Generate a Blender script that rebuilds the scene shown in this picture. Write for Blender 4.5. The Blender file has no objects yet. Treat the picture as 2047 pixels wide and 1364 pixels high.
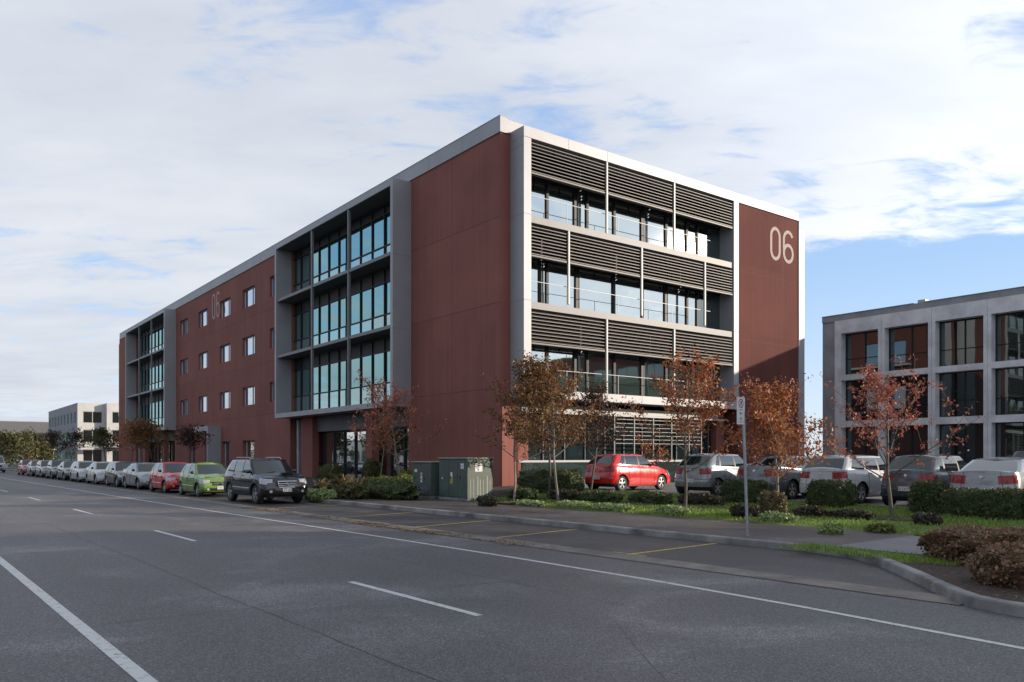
import bpy, bmesh, math, random
import numpy as np
from mathutils import Vector, Matrix
from mathutils.geometry import tessellate_polygon

S = bpy.context.scene
COL = S.collection
R = math.radians
random.seed(7)

# ------------------------------------------------------------------ camera, light, exposure
cam = bpy.data.cameras.new('camera')
co = bpy.data.objects.new('camera', cam)
COL.objects.link(co)
co.location = (0, 0, 1.75)
co.rotation_euler = (R(90), 0, 0)
cam.sensor_width = 36
cam.lens = 1595 / 2047 * 36
cam.shift_y = (914 - 682) / 2047
cam.clip_end = 4000
S.camera = co
S.view_settings.view_transform = 'Standard'
S.view_settings.look = 'None'
S.view_settings.exposure = 1.28
S.view_settings.gamma = 1

SUN_EL, SUN_AZ = R(14.1), R(93.2)
sun = bpy.data.lights.new('sun', 'SUN')
sun.energy = 2.35
sun.angle = R(0.5)
sun.color = (1.0, 0.86, 0.70)
so = bpy.data.objects.new('sun', sun)
COL.objects.link(so)
sd = Vector((math.sin(SUN_AZ) * math.cos(SUN_EL), math.cos(SUN_AZ) * math.cos(SUN_EL), math.sin(SUN_EL)))
so.rotation_euler = sd.to_track_quat('Z', 'Y').to_euler()

W = bpy.data.worlds.new('World')
S.world = W
W.use_nodes = True
nt = W.node_tree
nt.nodes.clear()


def N(t, typ, **kw):
    n = t.nodes.new(typ)
    for k, v in kw.items():
        if k.startswith('i_'):
            n.inputs[k[2:].replace('_', ' ')].default_value = v
        else:
            setattr(n, k, v)
    return n


def math_node(t, op, a, b=None, c=None, clamp=False):
    n = t.nodes.new('ShaderNodeMath')
    n.operation = op
    n.use_clamp = clamp
    for i, x in enumerate((a, b, c)):
        if x is None:
            continue
        if isinstance(x, (int, float)):
            n.inputs[i].default_value = x
        else:
            t.links.new(x, n.inputs[i])
    return n.outputs[0]


def build_world():
    L = nt.links.new
    out = N(nt, 'ShaderNodeOutputWorld')
    bg = N(nt, 'ShaderNodeBackground')
    bg.inputs['Strength'].default_value = 0.1
    sky = N(nt, 'ShaderNodeTexSky', sky_type='NISHITA', sun_disc=False, sun_elevation=SUN_EL,
            sun_rotation=SUN_AZ, altitude=20, air_density=1.0, dust_density=0.6, ozone_density=2.0)
    tc = N(nt, 'ShaderNodeTexCoord')
    sep = N(nt, 'ShaderNodeSeparateXYZ')
    L(tc.outputs['Generated'], sep.inputs[0])
    zz = math_node(nt, 'ADD', math_node(nt, 'MAXIMUM', sep.outputs[2], 0.0), 0.10)
    px = math_node(nt, 'DIVIDE', sep.outputs[0], zz)
    py = math_node(nt, 'DIVIDE', sep.outputs[1], zz)
    comb = N(nt, 'ShaderNodeCombineXYZ')
    L(px, comb.inputs[0]); L(py, comb.inputs[1])
    # cloud deck: broad sheets, with a ripple of small cloudlets
    mp = N(nt, 'ShaderNodeMapping')
    mp.inputs['Rotation'].default_value = (0, 0, R(25))
    mp.inputs['Scale'].default_value = (0.55, 1.0, 1)
    mp.inputs['Location'].default_value = (3.1, 1.7, 0)
    L(comb.outputs[0], mp.inputs[0])
    n1 = N(nt, 'ShaderNodeTexNoise', i_Scale=0.75, i_Detail=7.0, i_Roughness=0.52, i_Distortion=0.35)
    n2 = N(nt, 'ShaderNodeTexNoise', i_Scale=3.0, i_Detail=6.0, i_Roughness=0.6, i_Distortion=0.3)
    n3 = N(nt, 'ShaderNodeTexNoise', i_Scale=1.1, i_Detail=4.0, i_Roughness=0.5)
    n4 = N(nt, 'ShaderNodeTexNoise', i_Scale=8.0, i_Detail=5.0, i_Roughness=0.6, i_Distortion=0.5)
    for n in (n1, n2, n3, n4):
        L(mp.outputs[0], n.inputs['Vector'])

    def spot(d, r0, r1):
        v = Vector(d).normalized()
        dp = N(nt, 'ShaderNodeVectorMath', operation='DOT_PRODUCT')
        dp.inputs[1].default_value = v
        nn = N(nt, 'ShaderNodeVectorMath', operation='NORMALIZE')
        L(tc.outputs['Generated'], nn.inputs[0])
        L(nn.outputs[0], dp.inputs[0])
        mr = N(nt, 'ShaderNodeMapRange', interpolation_type='SMOOTHSTEP')
        mr.inputs['From Min'].default_value = math.cos(R(r1))
        mr.inputs['From Max'].default_value = math.cos(R(r0))
        L(dp.outputs['Value'], mr.inputs['Value'])
        return mr.outputs[0]

    def pxdir(x, y):
        return ((x - 1023.5) / 1595, 1, (914 - y) / 1595)
    c = math_node(nt, 'ADD', n1.outputs['Fac'], math_node(nt, 'MULTIPLY', math_node(nt, 'SUBTRACT', n2.outputs['Fac'], 0.5), 0.50))
    c = math_node(nt, 'ADD', c, math_node(nt, 'MULTIPLY', math_node(nt, 'SUBTRACT', n4.outputs['Fac'], 0.5), 1.0))
    c = math_node(nt, 'ADD', c, 0.12)
    for (x, y, a, b, w) in ((1950, 800, 5, 11.5, -0.60), (1640, 745, 4, 9.5, -0.50), (1720, 560, 1, 4, -0.10), (1350, 330, 1, 6, -0.10), (1080, 230, 1, 6, -0.04), (1950, 460, 2, 7, -0.14), (1720, 420, 2, 7, -0.12), (1550, 330, 2, 6, -0.08),
                            (480, 70, 2, 7, -0.10), (600, 60, 1, 6, -0.06), (1480, 350, 2, 7, -0.10),
                            (1900, 120, 8, 18, 0.12), (1500, 120, 6, 14, 0.14), (250, 420, 8, 20, 0.12)):
        c = math_node(nt, 'ADD', c, math_node(nt, 'MULTIPLY', spot(pxdir(x, y), a, b), w))
    mr = N(nt, 'ShaderNodeMapRange', interpolation_type='SMOOTHSTEP')
    mr.inputs['From Min'].default_value = 0.36
    mr.inputs['From Max'].default_value = 0.70
    L(c, mr.inputs['Value'])
    dens = math_node(nt, 'MULTIPLY', mr.outputs[0], 0.97)
    ramp = N(nt, 'ShaderNodeValToRGB')
    ramp.color_ramp.elements[0].position = 0.30
    ramp.color_ramp.elements[0].color = (2.95, 3.2, 3.65, 1)
    ramp.color_ramp.elements[1].position = 0.72
    ramp.color_ramp.elements[1].color = (4.3, 4.42, 4.65, 1)
    L(math_node(nt, 'ADD', math_node(nt, 'MULTIPLY', n3.outputs['Fac'], .55), math_node(nt, 'MULTIPLY', n2.outputs['Fac'], .45)), ramp.inputs[0])
    # brighter towards the sun
    gl = spot(tuple(sd), 0, 95)
    br = math_node(nt, 'ADD', 0.84, math_node(nt, 'MULTIPLY', gl, 0.5))
    ovh = N(nt, 'ShaderNodeMapRange', interpolation_type='SMOOTHSTEP')
    ovh.inputs['From Min'].default_value = 0.5; ovh.inputs['From Max'].default_value = 0.95
    ovh.inputs['To Min'].default_value = 1.0; ovh.inputs['To Max'].default_value = 0.55
    L(sep.outputs[2], ovh.inputs['Value'])
    br = math_node(nt, 'MULTIPLY', br, ovh.outputs[0])
    cm = N(nt, 'ShaderNodeVectorMath', operation='SCALE')
    L(ramp.outputs[0], cm.inputs[0]); L(br, cm.inputs['Scale'])
    sg = N(nt, 'ShaderNodeValToRGB')
    e = sg.color_ramp.elements
    e[0].position = 0.0; e[0].color = (3.0, 3.5, 4.2, 1)
    e[1].position = 0.6; e[1].color = (1.7, 2.25, 3.6, 1)
    m_ = e.new(0.22); m_.color = (1.75, 2.6, 4.0, 1)
    L(sep.outputs[2], sg.inputs[0])
    skm = N(nt, 'ShaderNodeMix', data_type='RGBA')
    skm.inputs['Factor'].default_value = 0.8
    L(sky.outputs[0], skm.inputs['A']); L(sg.outputs[0], skm.inputs['B'])
    mix = N(nt, 'ShaderNodeMix', data_type='RGBA')
    L(dens, mix.inputs['Factor'])
    L(skm.outputs['Result'], mix.inputs['A'])
    L(cm.outputs[0], mix.inputs['B'])
    L(mix.outputs['Result'], bg.inputs['Color'])
    L(bg.outputs[0], out.inputs[0])


build_world()

# ------------------------------------------------------------------ helpers
class MB:
    def __init__(s):
        s.v = []; s.f = []; s.m = []; s.mat = 0

    def add(s, vs, fs):
        o = len(s.v)
        s.v.extend([tuple(p) for p in vs])
        for f in fs:
            s.f.append([o + i for i in f]); s.m.append(s.mat)

    def box(s, x0, x1, y0, y1, z0, z1):
        s.add([(x0, y0, z0), (x1, y0, z0), (x1, y1, z0), (x0, y1, z0), (x0, y0, z1), (x1, y0, z1), (x1, y1, z1), (x0, y1, z1)],
              [(0, 3, 2, 1), (4, 5, 6, 7), (0, 1, 5, 4), (1, 2, 6, 5), (2, 3, 7, 6), (3, 0, 4, 7)])

    def tube(s, pts, rad, n=6, cap=True):
        pts = [Vector(p) for p in pts]
        if isinstance(rad, (int, float)):
            rad = [rad] * len(pts)
        rings = []
        up = Vector((0.13, 0.31, 0.94))
        for i, p in enumerate(pts):
            d = (pts[min(i + 1, len(pts) - 1)] - pts[max(i - 1, 0)])
            if d.length < 1e-9: d = Vector((0, 0, 1))
            d.normalize()
            a = d.cross(up if abs(d.dot(up)) < .95 else Vector((1, 0, 0))).normalized()
            b = d.cross(a)
            rings.append([p + (a * math.cos(2 * math.pi * k / n) + b * math.sin(2 * math.pi * k / n)) * rad[i] for k in range(n)])
        vs = [q for r in rings for q in r]
        fs = [(i * n + k, i * n + (k + 1) % n, (i + 1) * n + (k + 1) % n, (i + 1) * n + k) for i in range(len(pts) - 1) for k in range(n)]
        if cap:
            fs.append(tuple(range(n))[::-1]); fs.append(tuple((len(pts) - 1) * n + k for k in range(n)))
        s.add(vs, fs)

    def lathe(s, prof, axis='y', n=24, c=(0, 0, 0)):
        vs = []
        for (r, h) in prof:
            for k in range(n):
                a = 2 * math.pi * k / n
                if axis == 'y': vs.append((c[0] + r * math.cos(a), c[1] + h, c[2] + r * math.sin(a)))
                else: vs.append((c[0] + r * math.cos(a), c[1] + r * math.sin(a), c[2] + h))
        fs = [(i * n + k, i * n + (k + 1) % n, (i + 1) * n + (k + 1) % n, (i + 1) * n + k) for i in range(len(prof) - 1) for k in range(n)]
        s.add(vs, fs)

    def poly(s, pts):
        tris = tessellate_polygon([[Vector(p) for p in pts]])
        s.add(pts, [t for t in tris])

    def build(s, name, mats, parent=None, smooth=0, recalc=True, bevel=0):
        me = bpy.data.meshes.new(name)
        me.from_pydata(s.v, [], s.f)
        mats = mats if isinstance(mats, (list, tuple)) else [mats]
        for m in mats: me.materials.append(m)
        if any(s.m): me.polygons.foreach_set('material_index', s.m)
        if recalc or bevel:
            bm = bmesh.new(); bm.from_mesh(me)
            if smooth: bmesh.ops.remove_doubles(bm, verts=bm.verts, dist=1e-5)
            if bevel:
                bmesh.ops.bevel(bm, geom=[e for e in bm.edges if len(e.link_faces) == 2 and e.calc_face_angle(0) > .5], offset=bevel, segments=2, affect='EDGES', profile=.5)
            bmesh.ops.recalc_face_normals(bm, faces=bm.faces)
            bm.to_mesh(me); bm.free()
        if smooth:
            me.polygons.foreach_set('use_smooth', [True] * len(me.polygons))
            me.set_sharp_from_angle(angle=R(smooth))
        o = bpy.data.objects.new(name, me)
        COL.objects.link(o)
        if parent: o.parent = parent
        return o


def weld(mb, m, tgt):
    """fold thin joint strips into the mesh they lie on"""
    me = tgt.data; me.materials.append(m); k = len(me.materials) - 1
    bm = bmesh.new(); bm.from_mesh(me)
    vs = [bm.verts.new(p) for p in mb.v]
    for f in mb.f:
        try: bm.faces.new([vs[i] for i in f]).material_index = k
        except ValueError: pass
    bm.to_mesh(me); bm.free()


def thing(name, label, cat, loc=(0, 0, 0), rz=0, group=None, kind=None):
    o = bpy.data.objects.new(name, None)
    COL.objects.link(o)
    o.location = loc; o.rotation_euler = (0, 0, rz)
    o['label'] = label; o['category'] = cat
    if group: o['group'] = group
    if kind: o['kind'] = kind
    return o


def tag(o, label, cat, group=None, kind=None):
    o['label'] = label; o['category'] = cat
    if group: o['group'] = group
    if kind: o['kind'] = kind
    return o


def struct(o, label, cat):
    return tag(o, label, cat, kind='structure')


# ------------------------------------------------------------------ frames
def unit(a, b):
    n = math.hypot(a, b); return (a / n, b / n)
e2 = unit(-1213.5, 1595); e1 = (e2[1], -e2[0])      # building frame
rr = unit(-1273.5, 1595); rn = (rr[1], -rr[0])      # road frame: rr runs along the kerb, rn away from the road
BC = (-.517, 36.0)
BA = math.atan2(e1[1], e1[0]); RA = math.atan2(rn[1], rn[0])


def BP(u, v, z=0): return (BC[0] + u * e1[0] + v * e2[0], BC[1] + u * e1[1] + v * e2[1], z)
def RP(s, n, z=0): return (s * rr[0] + n * rn[0], s * rr[1] + n * rn[1], z)
def SN(x, y): return (x * rr[0] + y * rr[1], x * rn[0] + y * rn[1])


def gz(s, n):
    rise = .17 + .10 * min(1, max(0, (s - 8) / 12))
    return .13 + rise * min(1, max(0, (n - 16.9) / 5.0))


def gxy(x, y):
    return gz(*SN(x, y))


# ------------------------------------------------------------------ materials
def mat_new(name):
    m = bpy.data.materials.new(name)
    m.use_nodes = True
    t = m.node_tree
    return m, t, t.nodes['Principled BSDF']


def mat(name, col, rough=.6, metal=0, var=0, vscale=3, bump=0, bscale=40, coat=0, spec=None, stretch=None, detail=6, col2=None, lo=.35, hi=.65):
    m, t, b = mat_new(name)
    L = t.links.new
    b.inputs['Roughness'].default_value = rough
    b.inputs['Metallic'].default_value = metal
    if coat:
        b.inputs['Coat Weight'].default_value = coat
        b.inputs['Coat Roughness'].default_value = .04
    if spec is not None: b.inputs['Specular IOR Level'].default_value = spec
    c = (*col, 1)
    b.inputs['Base Color'].default_value = c
    if var or bump or col2:
        tc = N(t, 'ShaderNodeTexCoord')
        mp = N(t, 'ShaderNodeMapping')
        if stretch: mp.inputs['Scale'].default_value = stretch
        L(tc.outputs['Object'], mp.inputs[0])
        if var or col2:
            n = N(t, 'ShaderNodeTexNoise', i_Scale=vscale, i_Detail=float(detail), i_Roughness=.6)
            L(mp.outputs[0], n.inputs['Vector'])
            r = N(t, 'ShaderNodeValToRGB')
            r.color_ramp.elements[0].position = lo; r.color_ramp.elements[1].position = hi
            if col2:
                r.color_ramp.elements[0].color = c; r.color_ramp.elements[1].color = (*col2, 1)
            else:
                r.color_ramp.elements[0].color = tuple(x * (1 - var) for x in col) + (1,)
                r.color_ramp.elements[1].color = tuple(min(1, x * (1 + var)) for x in col) + (1,)
            L(n.outputs['Fac'], r.inputs[0]); L(r.outputs[0], b.inputs['Base Color'])
        if bump:
            n2 = N(t, 'ShaderNodeTexNoise', i_Scale=bscale, i_Detail=4.0)
            L(mp.outputs[0], n2.inputs['Vector'])
            bp = N(t, 'ShaderNodeBump', i_Strength=bump, i_Distance=.02)
            L(n2.outputs['Fac'], bp.inputs['Height']); L(bp.outputs[0], b.inputs['Normal'])
    return m


def mat_glass(name, tint, mirror, body=(.012, .02, .022), rough=.015):
    m, t, b = mat_new(name)
    L = t.links.new
    b.inputs['Base Color'].default_value = (*body, 1)
    b.inputs['Roughness'].default_value = .05
    g = N(t, 'ShaderNodeBsdfGlossy')
    g.inputs['Color'].default_value = (*tint, 1)
    g.inputs['Roughness'].default_value = rough
    lw = N(t, 'ShaderNodeFresnel', i_IOR=1.55)
    f = math_node(t, 'ADD', math_node(t, 'MULTIPLY', lw.outputs[0], 1 - mirror), mirror, clamp=True)
    # slight waviness of the panes
    tc = N(t, 'ShaderNodeTexCoord')
    n = N(t, 'ShaderNodeTexNoise', i_Scale=.9, i_Detail=1.0)
    L(tc.outputs['Object'], n.inputs['Vector'])
    bp = N(t, 'ShaderNodeBump', i_Strength=.04, i_Distance=.05)
    L(n.outputs['Fac'], bp.inputs['Height']); L(bp.outputs[0], g.inputs['Normal'])
    ms = N(t, 'ShaderNodeMixShader')
    L(f, ms.inputs[0]); L(b.outputs[0], ms.inputs[1]); L(g.outputs[0], ms.inputs[2])
    L(ms.outputs[0], t.nodes['Material Output'].inputs[0])
    return m


def mat_leaf(name, cols, rough=.55, trans=.35):
    m, t, b = mat_new(name)
    L = t.links.new
    g = N(t, 'ShaderNodeNewGeometry')
    r = N(t, 'ShaderNodeValToRGB')
    cr = r.color_ramp
    while len(cr.elements) < len(cols): cr.elements.new(.5)
    for i, c in enumerate(cols):
        cr.elements[i].position = i / (len(cols) - 1); cr.elements[i].color = (*c, 1)
    L(g.outputs['Random Per Island'], r.inputs[0])
    L(r.outputs[0], b.inputs['Base Color'])
    b.inputs['Roughness'].default_value = rough
    tr = N(t, 'ShaderNodeBsdfTranslucent')
    L(r.outputs[0], tr.inputs['Color'])
    ms = N(t, 'ShaderNodeMixShader')
    ms.inputs[0].default_value = trans
    L(b.outputs[0], ms.inputs[1]); L(tr.outputs[0], ms.inputs[2])
    L(ms.outputs[0], t.nodes['Material Output'].inputs[0])
    return m


def mat_asphalt(name, c1, c2, tint, big=.16):
    m, t, b = mat_new(name)
    L = t.links.new
    tc = N(t, 'ShaderNodeTexCoord')
    n1 = N(t, 'ShaderNodeTexNoise', i_Scale=big, i_Detail=5.0, i_Roughness=.55)
    n2 = N(t, 'ShaderNodeTexNoise', i_Scale=60.0, i_Detail=4.0, i_Roughness=.85)
    n3 = N(t, 'ShaderNodeTexNoise', i_Scale=.5, i_Detail=3.0)
    mp = N(t, 'ShaderNodeMapping'); mp.inputs['Scale'].default_value = (1.6, .10, 1)
    L(tc.outputs['Object'], mp.inputs[0])
    L(tc.outputs['Object'], n1.inputs['Vector']); L(tc.outputs['Object'], n2.inputs['Vector']); L(mp.outputs[0], n3.inputs['Vector'])
    r1 = N(t, 'ShaderNodeValToRGB')
    r1.color_ramp.elements[0].position = .34; r1.color_ramp.elements[0].color = (*c1, 1)
    r1.color_ramp.elements[1].position = .66; r1.color_ramp.elements[1].color = (*c2, 1)
    L(n1.outputs['Fac'], r1.inputs[0])
    r3 = N(t, 'ShaderNodeMix', data_type='RGBA'); r3.inputs['B'].default_value = (*tint, 1)
    L(math_node(t, 'MULTIPLY', n3.outputs['Fac'], .7), r3.inputs['Factor']); L(r1.outputs[0], r3.inputs['A'])
    r2 = N(t, 'ShaderNodeMapRange'); r2.inputs['From Min'].default_value = .36; r2.inputs['From Max'].default_value = .64
    r2.inputs['To Min'].default_value = .15; r2.inputs['To Max'].default_value = 2.0
    L(n2.outputs['Fac'], r2.inputs['Value'])
    mx = N(t, 'ShaderNodeVectorMath', operation='SCALE')
    L(r3.outputs['Result'], mx.inputs[0]); L(r2.outputs[0], mx.inputs['Scale'])
    # aggregate: single stones of about two centimetres
    sc_ = N(t, 'ShaderNodeVectorMath', operation='SCALE'); sc_.inputs['Scale'].default_value = 52
    L(tc.outputs['Object'], sc_.inputs[0])
    fl = N(t, 'ShaderNodeVectorMath', operation='FLOOR'); L(sc_.outputs[0], fl.inputs[0])
    wn = N(t, 'ShaderNodeTexWhiteNoise'); L(fl.outputs[0], wn.inputs['Vector'])
    st = math_node(t, 'ADD', math_node(t, 'MULTIPLY', math_node(t, 'POWER', wn.outputs['Value'], 1.6), .9), .66)
    # tyre tracks run along the lanes
    sx = N(t, 'ShaderNodeSeparateXYZ'); L(tc.outputs['Object'], sx.inputs[0])
    tk = math_node(t, 'ADD', math_node(t, 'MULTIPLY', math_node(t, 'SINE', math_node(t, 'MULTIPLY', math_node(t, 'SUBTRACT', sx.outputs[0], 1.15), 2 * math.pi / 1.76)), .05), 1)
    st = math_node(t, 'MULTIPLY', st, tk)
    mx0 = N(t, 'ShaderNodeVectorMath', operation='SCALE'); L(mx.outputs[0], mx0.inputs[0]); L(st, mx0.inputs['Scale'])
    mx = mx0
    # worn, polished patches
    n4 = N(t, 'ShaderNodeTexNoise', i_Scale=.33, i_Detail=6.0, i_Roughness=.62, i_Distortion=.5)
    L(tc.outputs['Object'], n4.inputs['Vector'])
    r4 = N(t, 'ShaderNodeMapRange', interpolation_type='SMOOTHSTEP'); r4.inputs['From Min'].default_value = .50; r4.inputs['From Max'].default_value = .70
    r4.inputs['To Min'].default_value = .96; r4.inputs['To Max'].default_value = 1.75
    L(n4.outputs['Fac'], r4.inputs['Value'])
    mx2 = N(t, 'ShaderNodeVectorMath', operation='SCALE'); L(mx.outputs[0], mx2.inputs[0]); L(r4.outputs[0], mx2.inputs['Scale'])
    L(mx2.outputs[0], b.inputs['Base Color'])
    b.inputs['Roughness'].default_value = .62
    bp = N(t, 'ShaderNodeBump', i_Strength=.35, i_Distance=.01)
    L(n2.outputs['Fac'], bp.inputs['Height']); L(bp.outputs[0], b.inputs['Normal'])
    return m


def mat_red(name, base=(.240, .096, .080)):
    m, t, b = mat_new(name)
    L = t.links.new
    tc = N(t, 'ShaderNodeTexCoord')
    mp = N(t, 'ShaderNodeMapping'); mp.inputs['Scale'].default_value = (5, 5, .12)
    L(tc.outputs['Object'], mp.inputs[0])
    n1 = N(t, 'ShaderNodeTexNoise', i_Scale=1.0, i_Detail=6.0, i_Roughness=.6)
    L(mp.outputs[0], n1.inputs['Vector'])
    n2 = N(t, 'ShaderNodeTexNoise', i_Scale=.35, i_Detail=5.0)
    L(tc.outputs['Object'], n2.inputs['Vector'])
    n3 = N(t, 'ShaderNodeTexNoise', i_Scale=30.0, i_Detail=3.0)
    L(tc.outputs['Object'], n3.inputs['Vector'])
    f = math_node(t, 'ADD', math_node(t, 'MULTIPLY', n1.outputs['Fac'], .6), math_node(t, 'MULTIPLY', n2.outputs['Fac'], .8))
    f = math_node(t, 'ADD', f, math_node(t, 'MULTIPLY', n3.outputs['Fac'], .3))
    mr = N(t, 'ShaderNodeMapRange'); mr.inputs['From Min'].default_value = .5; mr.inputs['From Max'].default_value = 1.2
    mr.inputs['To Min'].default_value = .74; mr.inputs['To Max'].default_value = 1.22
    L(f, mr.inputs['Value'])
    # board-marked ribs of the precast panels
    sx = N(t, 'ShaderNodeSeparateXYZ'); L(tc.outputs['Object'], sx.inputs[0])
    w = math_node(t, 'SINE', math_node(t, 'MULTIPLY', math_node(t, 'ADD', sx.outputs[0], sx.outputs[1]), 2 * math.pi / .15))
    w = math_node(t, 'ADD', math_node(t, 'MULTIPLY', w, .018), 1)
    # each precast panel has its own slight tone
    fl = N(t, 'ShaderNodeVectorMath', operation='FLOOR'); dv = N(t, 'ShaderNodeVectorMath', operation='DIVIDE')
    ad = N(t, 'ShaderNodeVectorMath', operation='ADD'); ad.inputs[1].default_value = (.35, .35, -1.04)
    dv.inputs[1].default_value = (2.9, 6.0, 3.865)
    L(tc.outputs['Object'], ad.inputs[0]); L(ad.outputs[0], dv.inputs[0]); L(dv.outputs[0], fl.inputs[0])
    wn = N(t, 'ShaderNodeTexWhiteNoise'); L(fl.outputs[0], wn.inputs['Vector'])
    pt_ = math_node(t, 'ADD', math_node(t, 'MULTIPLY', wn.outputs['Value'], .13), .935)
    mx = N(t, 'ShaderNodeVectorMath', operation='SCALE'); mx.inputs[0].default_value = base
    L(math_node(t, 'MULTIPLY', math_node(t, 'MULTIPLY', mr.outputs[0], w), pt_), mx.inputs['Scale'])
    L(mx.outputs[0], b.inputs['Base Color'])
    b.inputs['Roughness'].default_value = .8
    b.inputs['Specular IOR Level'].default_value = .12
    bp = N(t, 'ShaderNodeBump', i_Strength=.25, i_Distance=.02)
    L(n3.outputs['Fac'], bp.inputs['Height']); L(bp.outputs[0], b.inputs['Normal'])
    return m


M = {}
M['red'] = mat_red('red_precast')
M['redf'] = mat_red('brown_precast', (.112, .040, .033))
M['redj'] = mat('red_joint', (.075, .026, .024), .8)
M['alu'] = mat('alu_panel', (.29, .292, .305), .48, metal=.12, var=.07, vscale=.5, bump=.03, bscale=3)
M['aluj'] = mat('alu_joint', (.2, .2, .21), .7)
M['dark'] = mat('dark_frame', (.014, .015, .017), .5, spec=.3)
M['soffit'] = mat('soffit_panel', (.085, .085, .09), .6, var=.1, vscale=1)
M['slab'] = mat('slab_edge', (.16, .16, .163), .5, var=.06)
M['louver'] = mat('louver_blade', (.070, .062, .059), .5, var=.1)
M['white'] = mat('white_metal', (.36, .36, .35), .45)
M['glass'] = mat_glass('office_glass', (.42, .74, .73), .44)
M['lowpane'] = mat_glass('lower_pane_glass', (.60, .84, .82), .48, body=(.05, .075, .07))
M['glassf'] = mat_glass('front_glass', (.78, .87, .88), .56)
M['glassg'] = mat_glass('ground_glass', (.95, .96, .94), .72)
M['glassw'] = mat_glass('window_glass', (.82, .88, .94), .62)
M['glassd'] = mat_glass('ground_front_glass', (.40, .48, .42), .06)
M['spandrel'] = mat_glass('spandrel_glass', (.35, .52, .50), .25, body=(.035, .05, .044))
M['balu'] = mat_glass('balustrade_glass', (.4, .6, .58), .3, body=(.04, .07, .065))
M['numw'] = mat('number_paint_pale', (.42, .29, .26), .6)
M['numf'] = mat('number_paint', (.19, .125, .11), .6, var=.06)
M['roof'] = mat('roof_sheet', (.3, .3, .31), .6, var=.1)
M['conc'] = mat('concrete', (.60, .60, .61), .75, var=.17, vscale=.9, bump=.15, bscale=15, detail=8)
M['concx'] = mat('concrete_far', (.11, .112, .12), .8, var=.1)
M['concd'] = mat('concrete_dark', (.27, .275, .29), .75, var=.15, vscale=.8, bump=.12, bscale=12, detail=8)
M['glassc'] = mat_glass('office_glass_dark', (.45, .55, .55), .26)
M['asph'] = mat_asphalt('road_asphalt', (.066, .069, .073), (.103, .101, .106), (.100, .090, .096))
M['asph2'] = mat_asphalt('bay_asphalt', (.034, .034, .038), (.050, .048, .052), (.046, .042, .044), .3)
M['path'] = mat_asphalt('path_asphalt', (.044, .038, .039), (.070, .060, .060), (.060, .050, .049), .35)
M['lot'] = mat_asphalt('lot_asphalt', (.10, .10, .10), (.15, .145, .14), (.13, .13, .125), .3)
M['kerb'] = mat('kerb_concrete', (.085, .083, .080), .8, col2=(.30, .29, .275), vscale=1.1, bump=.25, bscale=22, detail=9)
M['gutter'] = mat('gutter_concrete', (.17, .15, .13), .8, var=.35, vscale=1.3, bump=.2, bscale=30, detail=10)
M['wline'] = mat('white_line', (.20, .20, .21), .6, col2=(.56, .56, .55), lo=.30, hi=.46, vscale=11, bump=.2, bscale=60, detail=9)
M['yline'] = mat('yellow_line', (.52, .36, .10), .65, var=.4, vscale=12, detail=9)
M['ppath'] = mat('pale_path', (.17, .165, .175), .75, var=.13, vscale=1.2, bump=.15, bscale=40)
M['soil'] = mat('mulch', (.020, .013, .010), .95, col2=(.085, .055, .042), vscale=16, bump=1, bscale=30, detail=10)
M['lawn'] = mat('lawn_ground', (.055, .085, .016), .9, col2=(.15, .20, .045), vscale=2.2, bump=.6, bscale=25, detail=10)
M['bed'] = mat('garden_soil', (.020, .018, .012), .95, col2=(.055, .045, .03), vscale=6, bump=.8, bscale=25, detail=10)
M['ground'] = mat('far_ground', (.06, .065, .045), .9, var=.2, vscale=.1)
M['bark'] = mat('bark', (.11, .092, .075), .85, var=.35, vscale=14, bump=.6, bscale=40, stretch=(1, 1, .25))
M['barkp'] = mat('bark_pale', (.20, .17, .14), .85, var=.3, vscale=14, bump=.5, bscale=40, stretch=(1, 1, .25))
M['rust'] = mat_leaf('leaf_rust', [(.38, .10, .035), (.20, .055, .025), (.50, .18, .055), (.32, .085, .035), (.52, .27, .08), (.15, .05, .028), (.44, .14, .06), (.13, .10, .035)])
M['pink'] = mat_leaf('leaf_pink', [(.38, .10, .07), (.28, .07, .05), (.46, .17, .11), (.22, .06, .045), (.50, .20, .12)])
M['coral'] = mat_leaf('leaf_coral', [(.55, .17, .11), (.42, .11, .07), (.62, .25, .16), (.34, .09, .06), (.60, .28, .17)])
M['mixl'] = mat_leaf('leaf_mix', [(.09, .06, .025), (.18, .08, .03), (.07, .06, .022), (.28, .10, .035), (.14, .05, .025), (.34, .18, .04), (.08, .08, .025)])
M['dkl'] = mat_leaf('leaf_dark_red', [(.05, .02, .016), (.08, .03, .02), (.05, .035, .02), (.11, .045, .025)])
M['green'] = mat_leaf('leaf_hedge', [(.032, .055, .016), (.058, .088, .022), (.042, .06, .02), (.10, .13, .03), (.07, .07, .025)], trans=.2)
M['ygreen'] = mat_leaf('leaf_lime', [(.07, .10, .018), (.15, .18, .03), (.06, .075, .018), (.24, .24, .04)], trans=.25)
M['bronze'] = mat_leaf('leaf_bronze', [(.30, .13, .09), (.12, .11, .04), (.46, .24, .17), (.08, .075, .03), (.26, .14, .09), (.16, .17, .06)], trans=.25)
M['purple'] = mat_leaf('leaf_purple', [(.04, .03, .024), (.07, .042, .032), (.035, .048, .022), (.055, .06, .03)], trans=.2)
M['flax'] = mat_leaf('leaf_flax', [(.14, .13, .05), (.25, .20, .09), (.10, .08, .04), (.22, .12, .07)], trans=.25)
M['pale'] = mat_leaf('leaf_pale', [(.15, .24, .05), (.24, .34, .09), (.42, .44, .26), (.10, .16, .03)], trans=.2)
M['olive'] = mat_leaf('leaf_olive', [(.045, .055, .018), (.075, .080, .025), (.11, .10, .03), (.03, .04, .014)], trans=.25)
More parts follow.
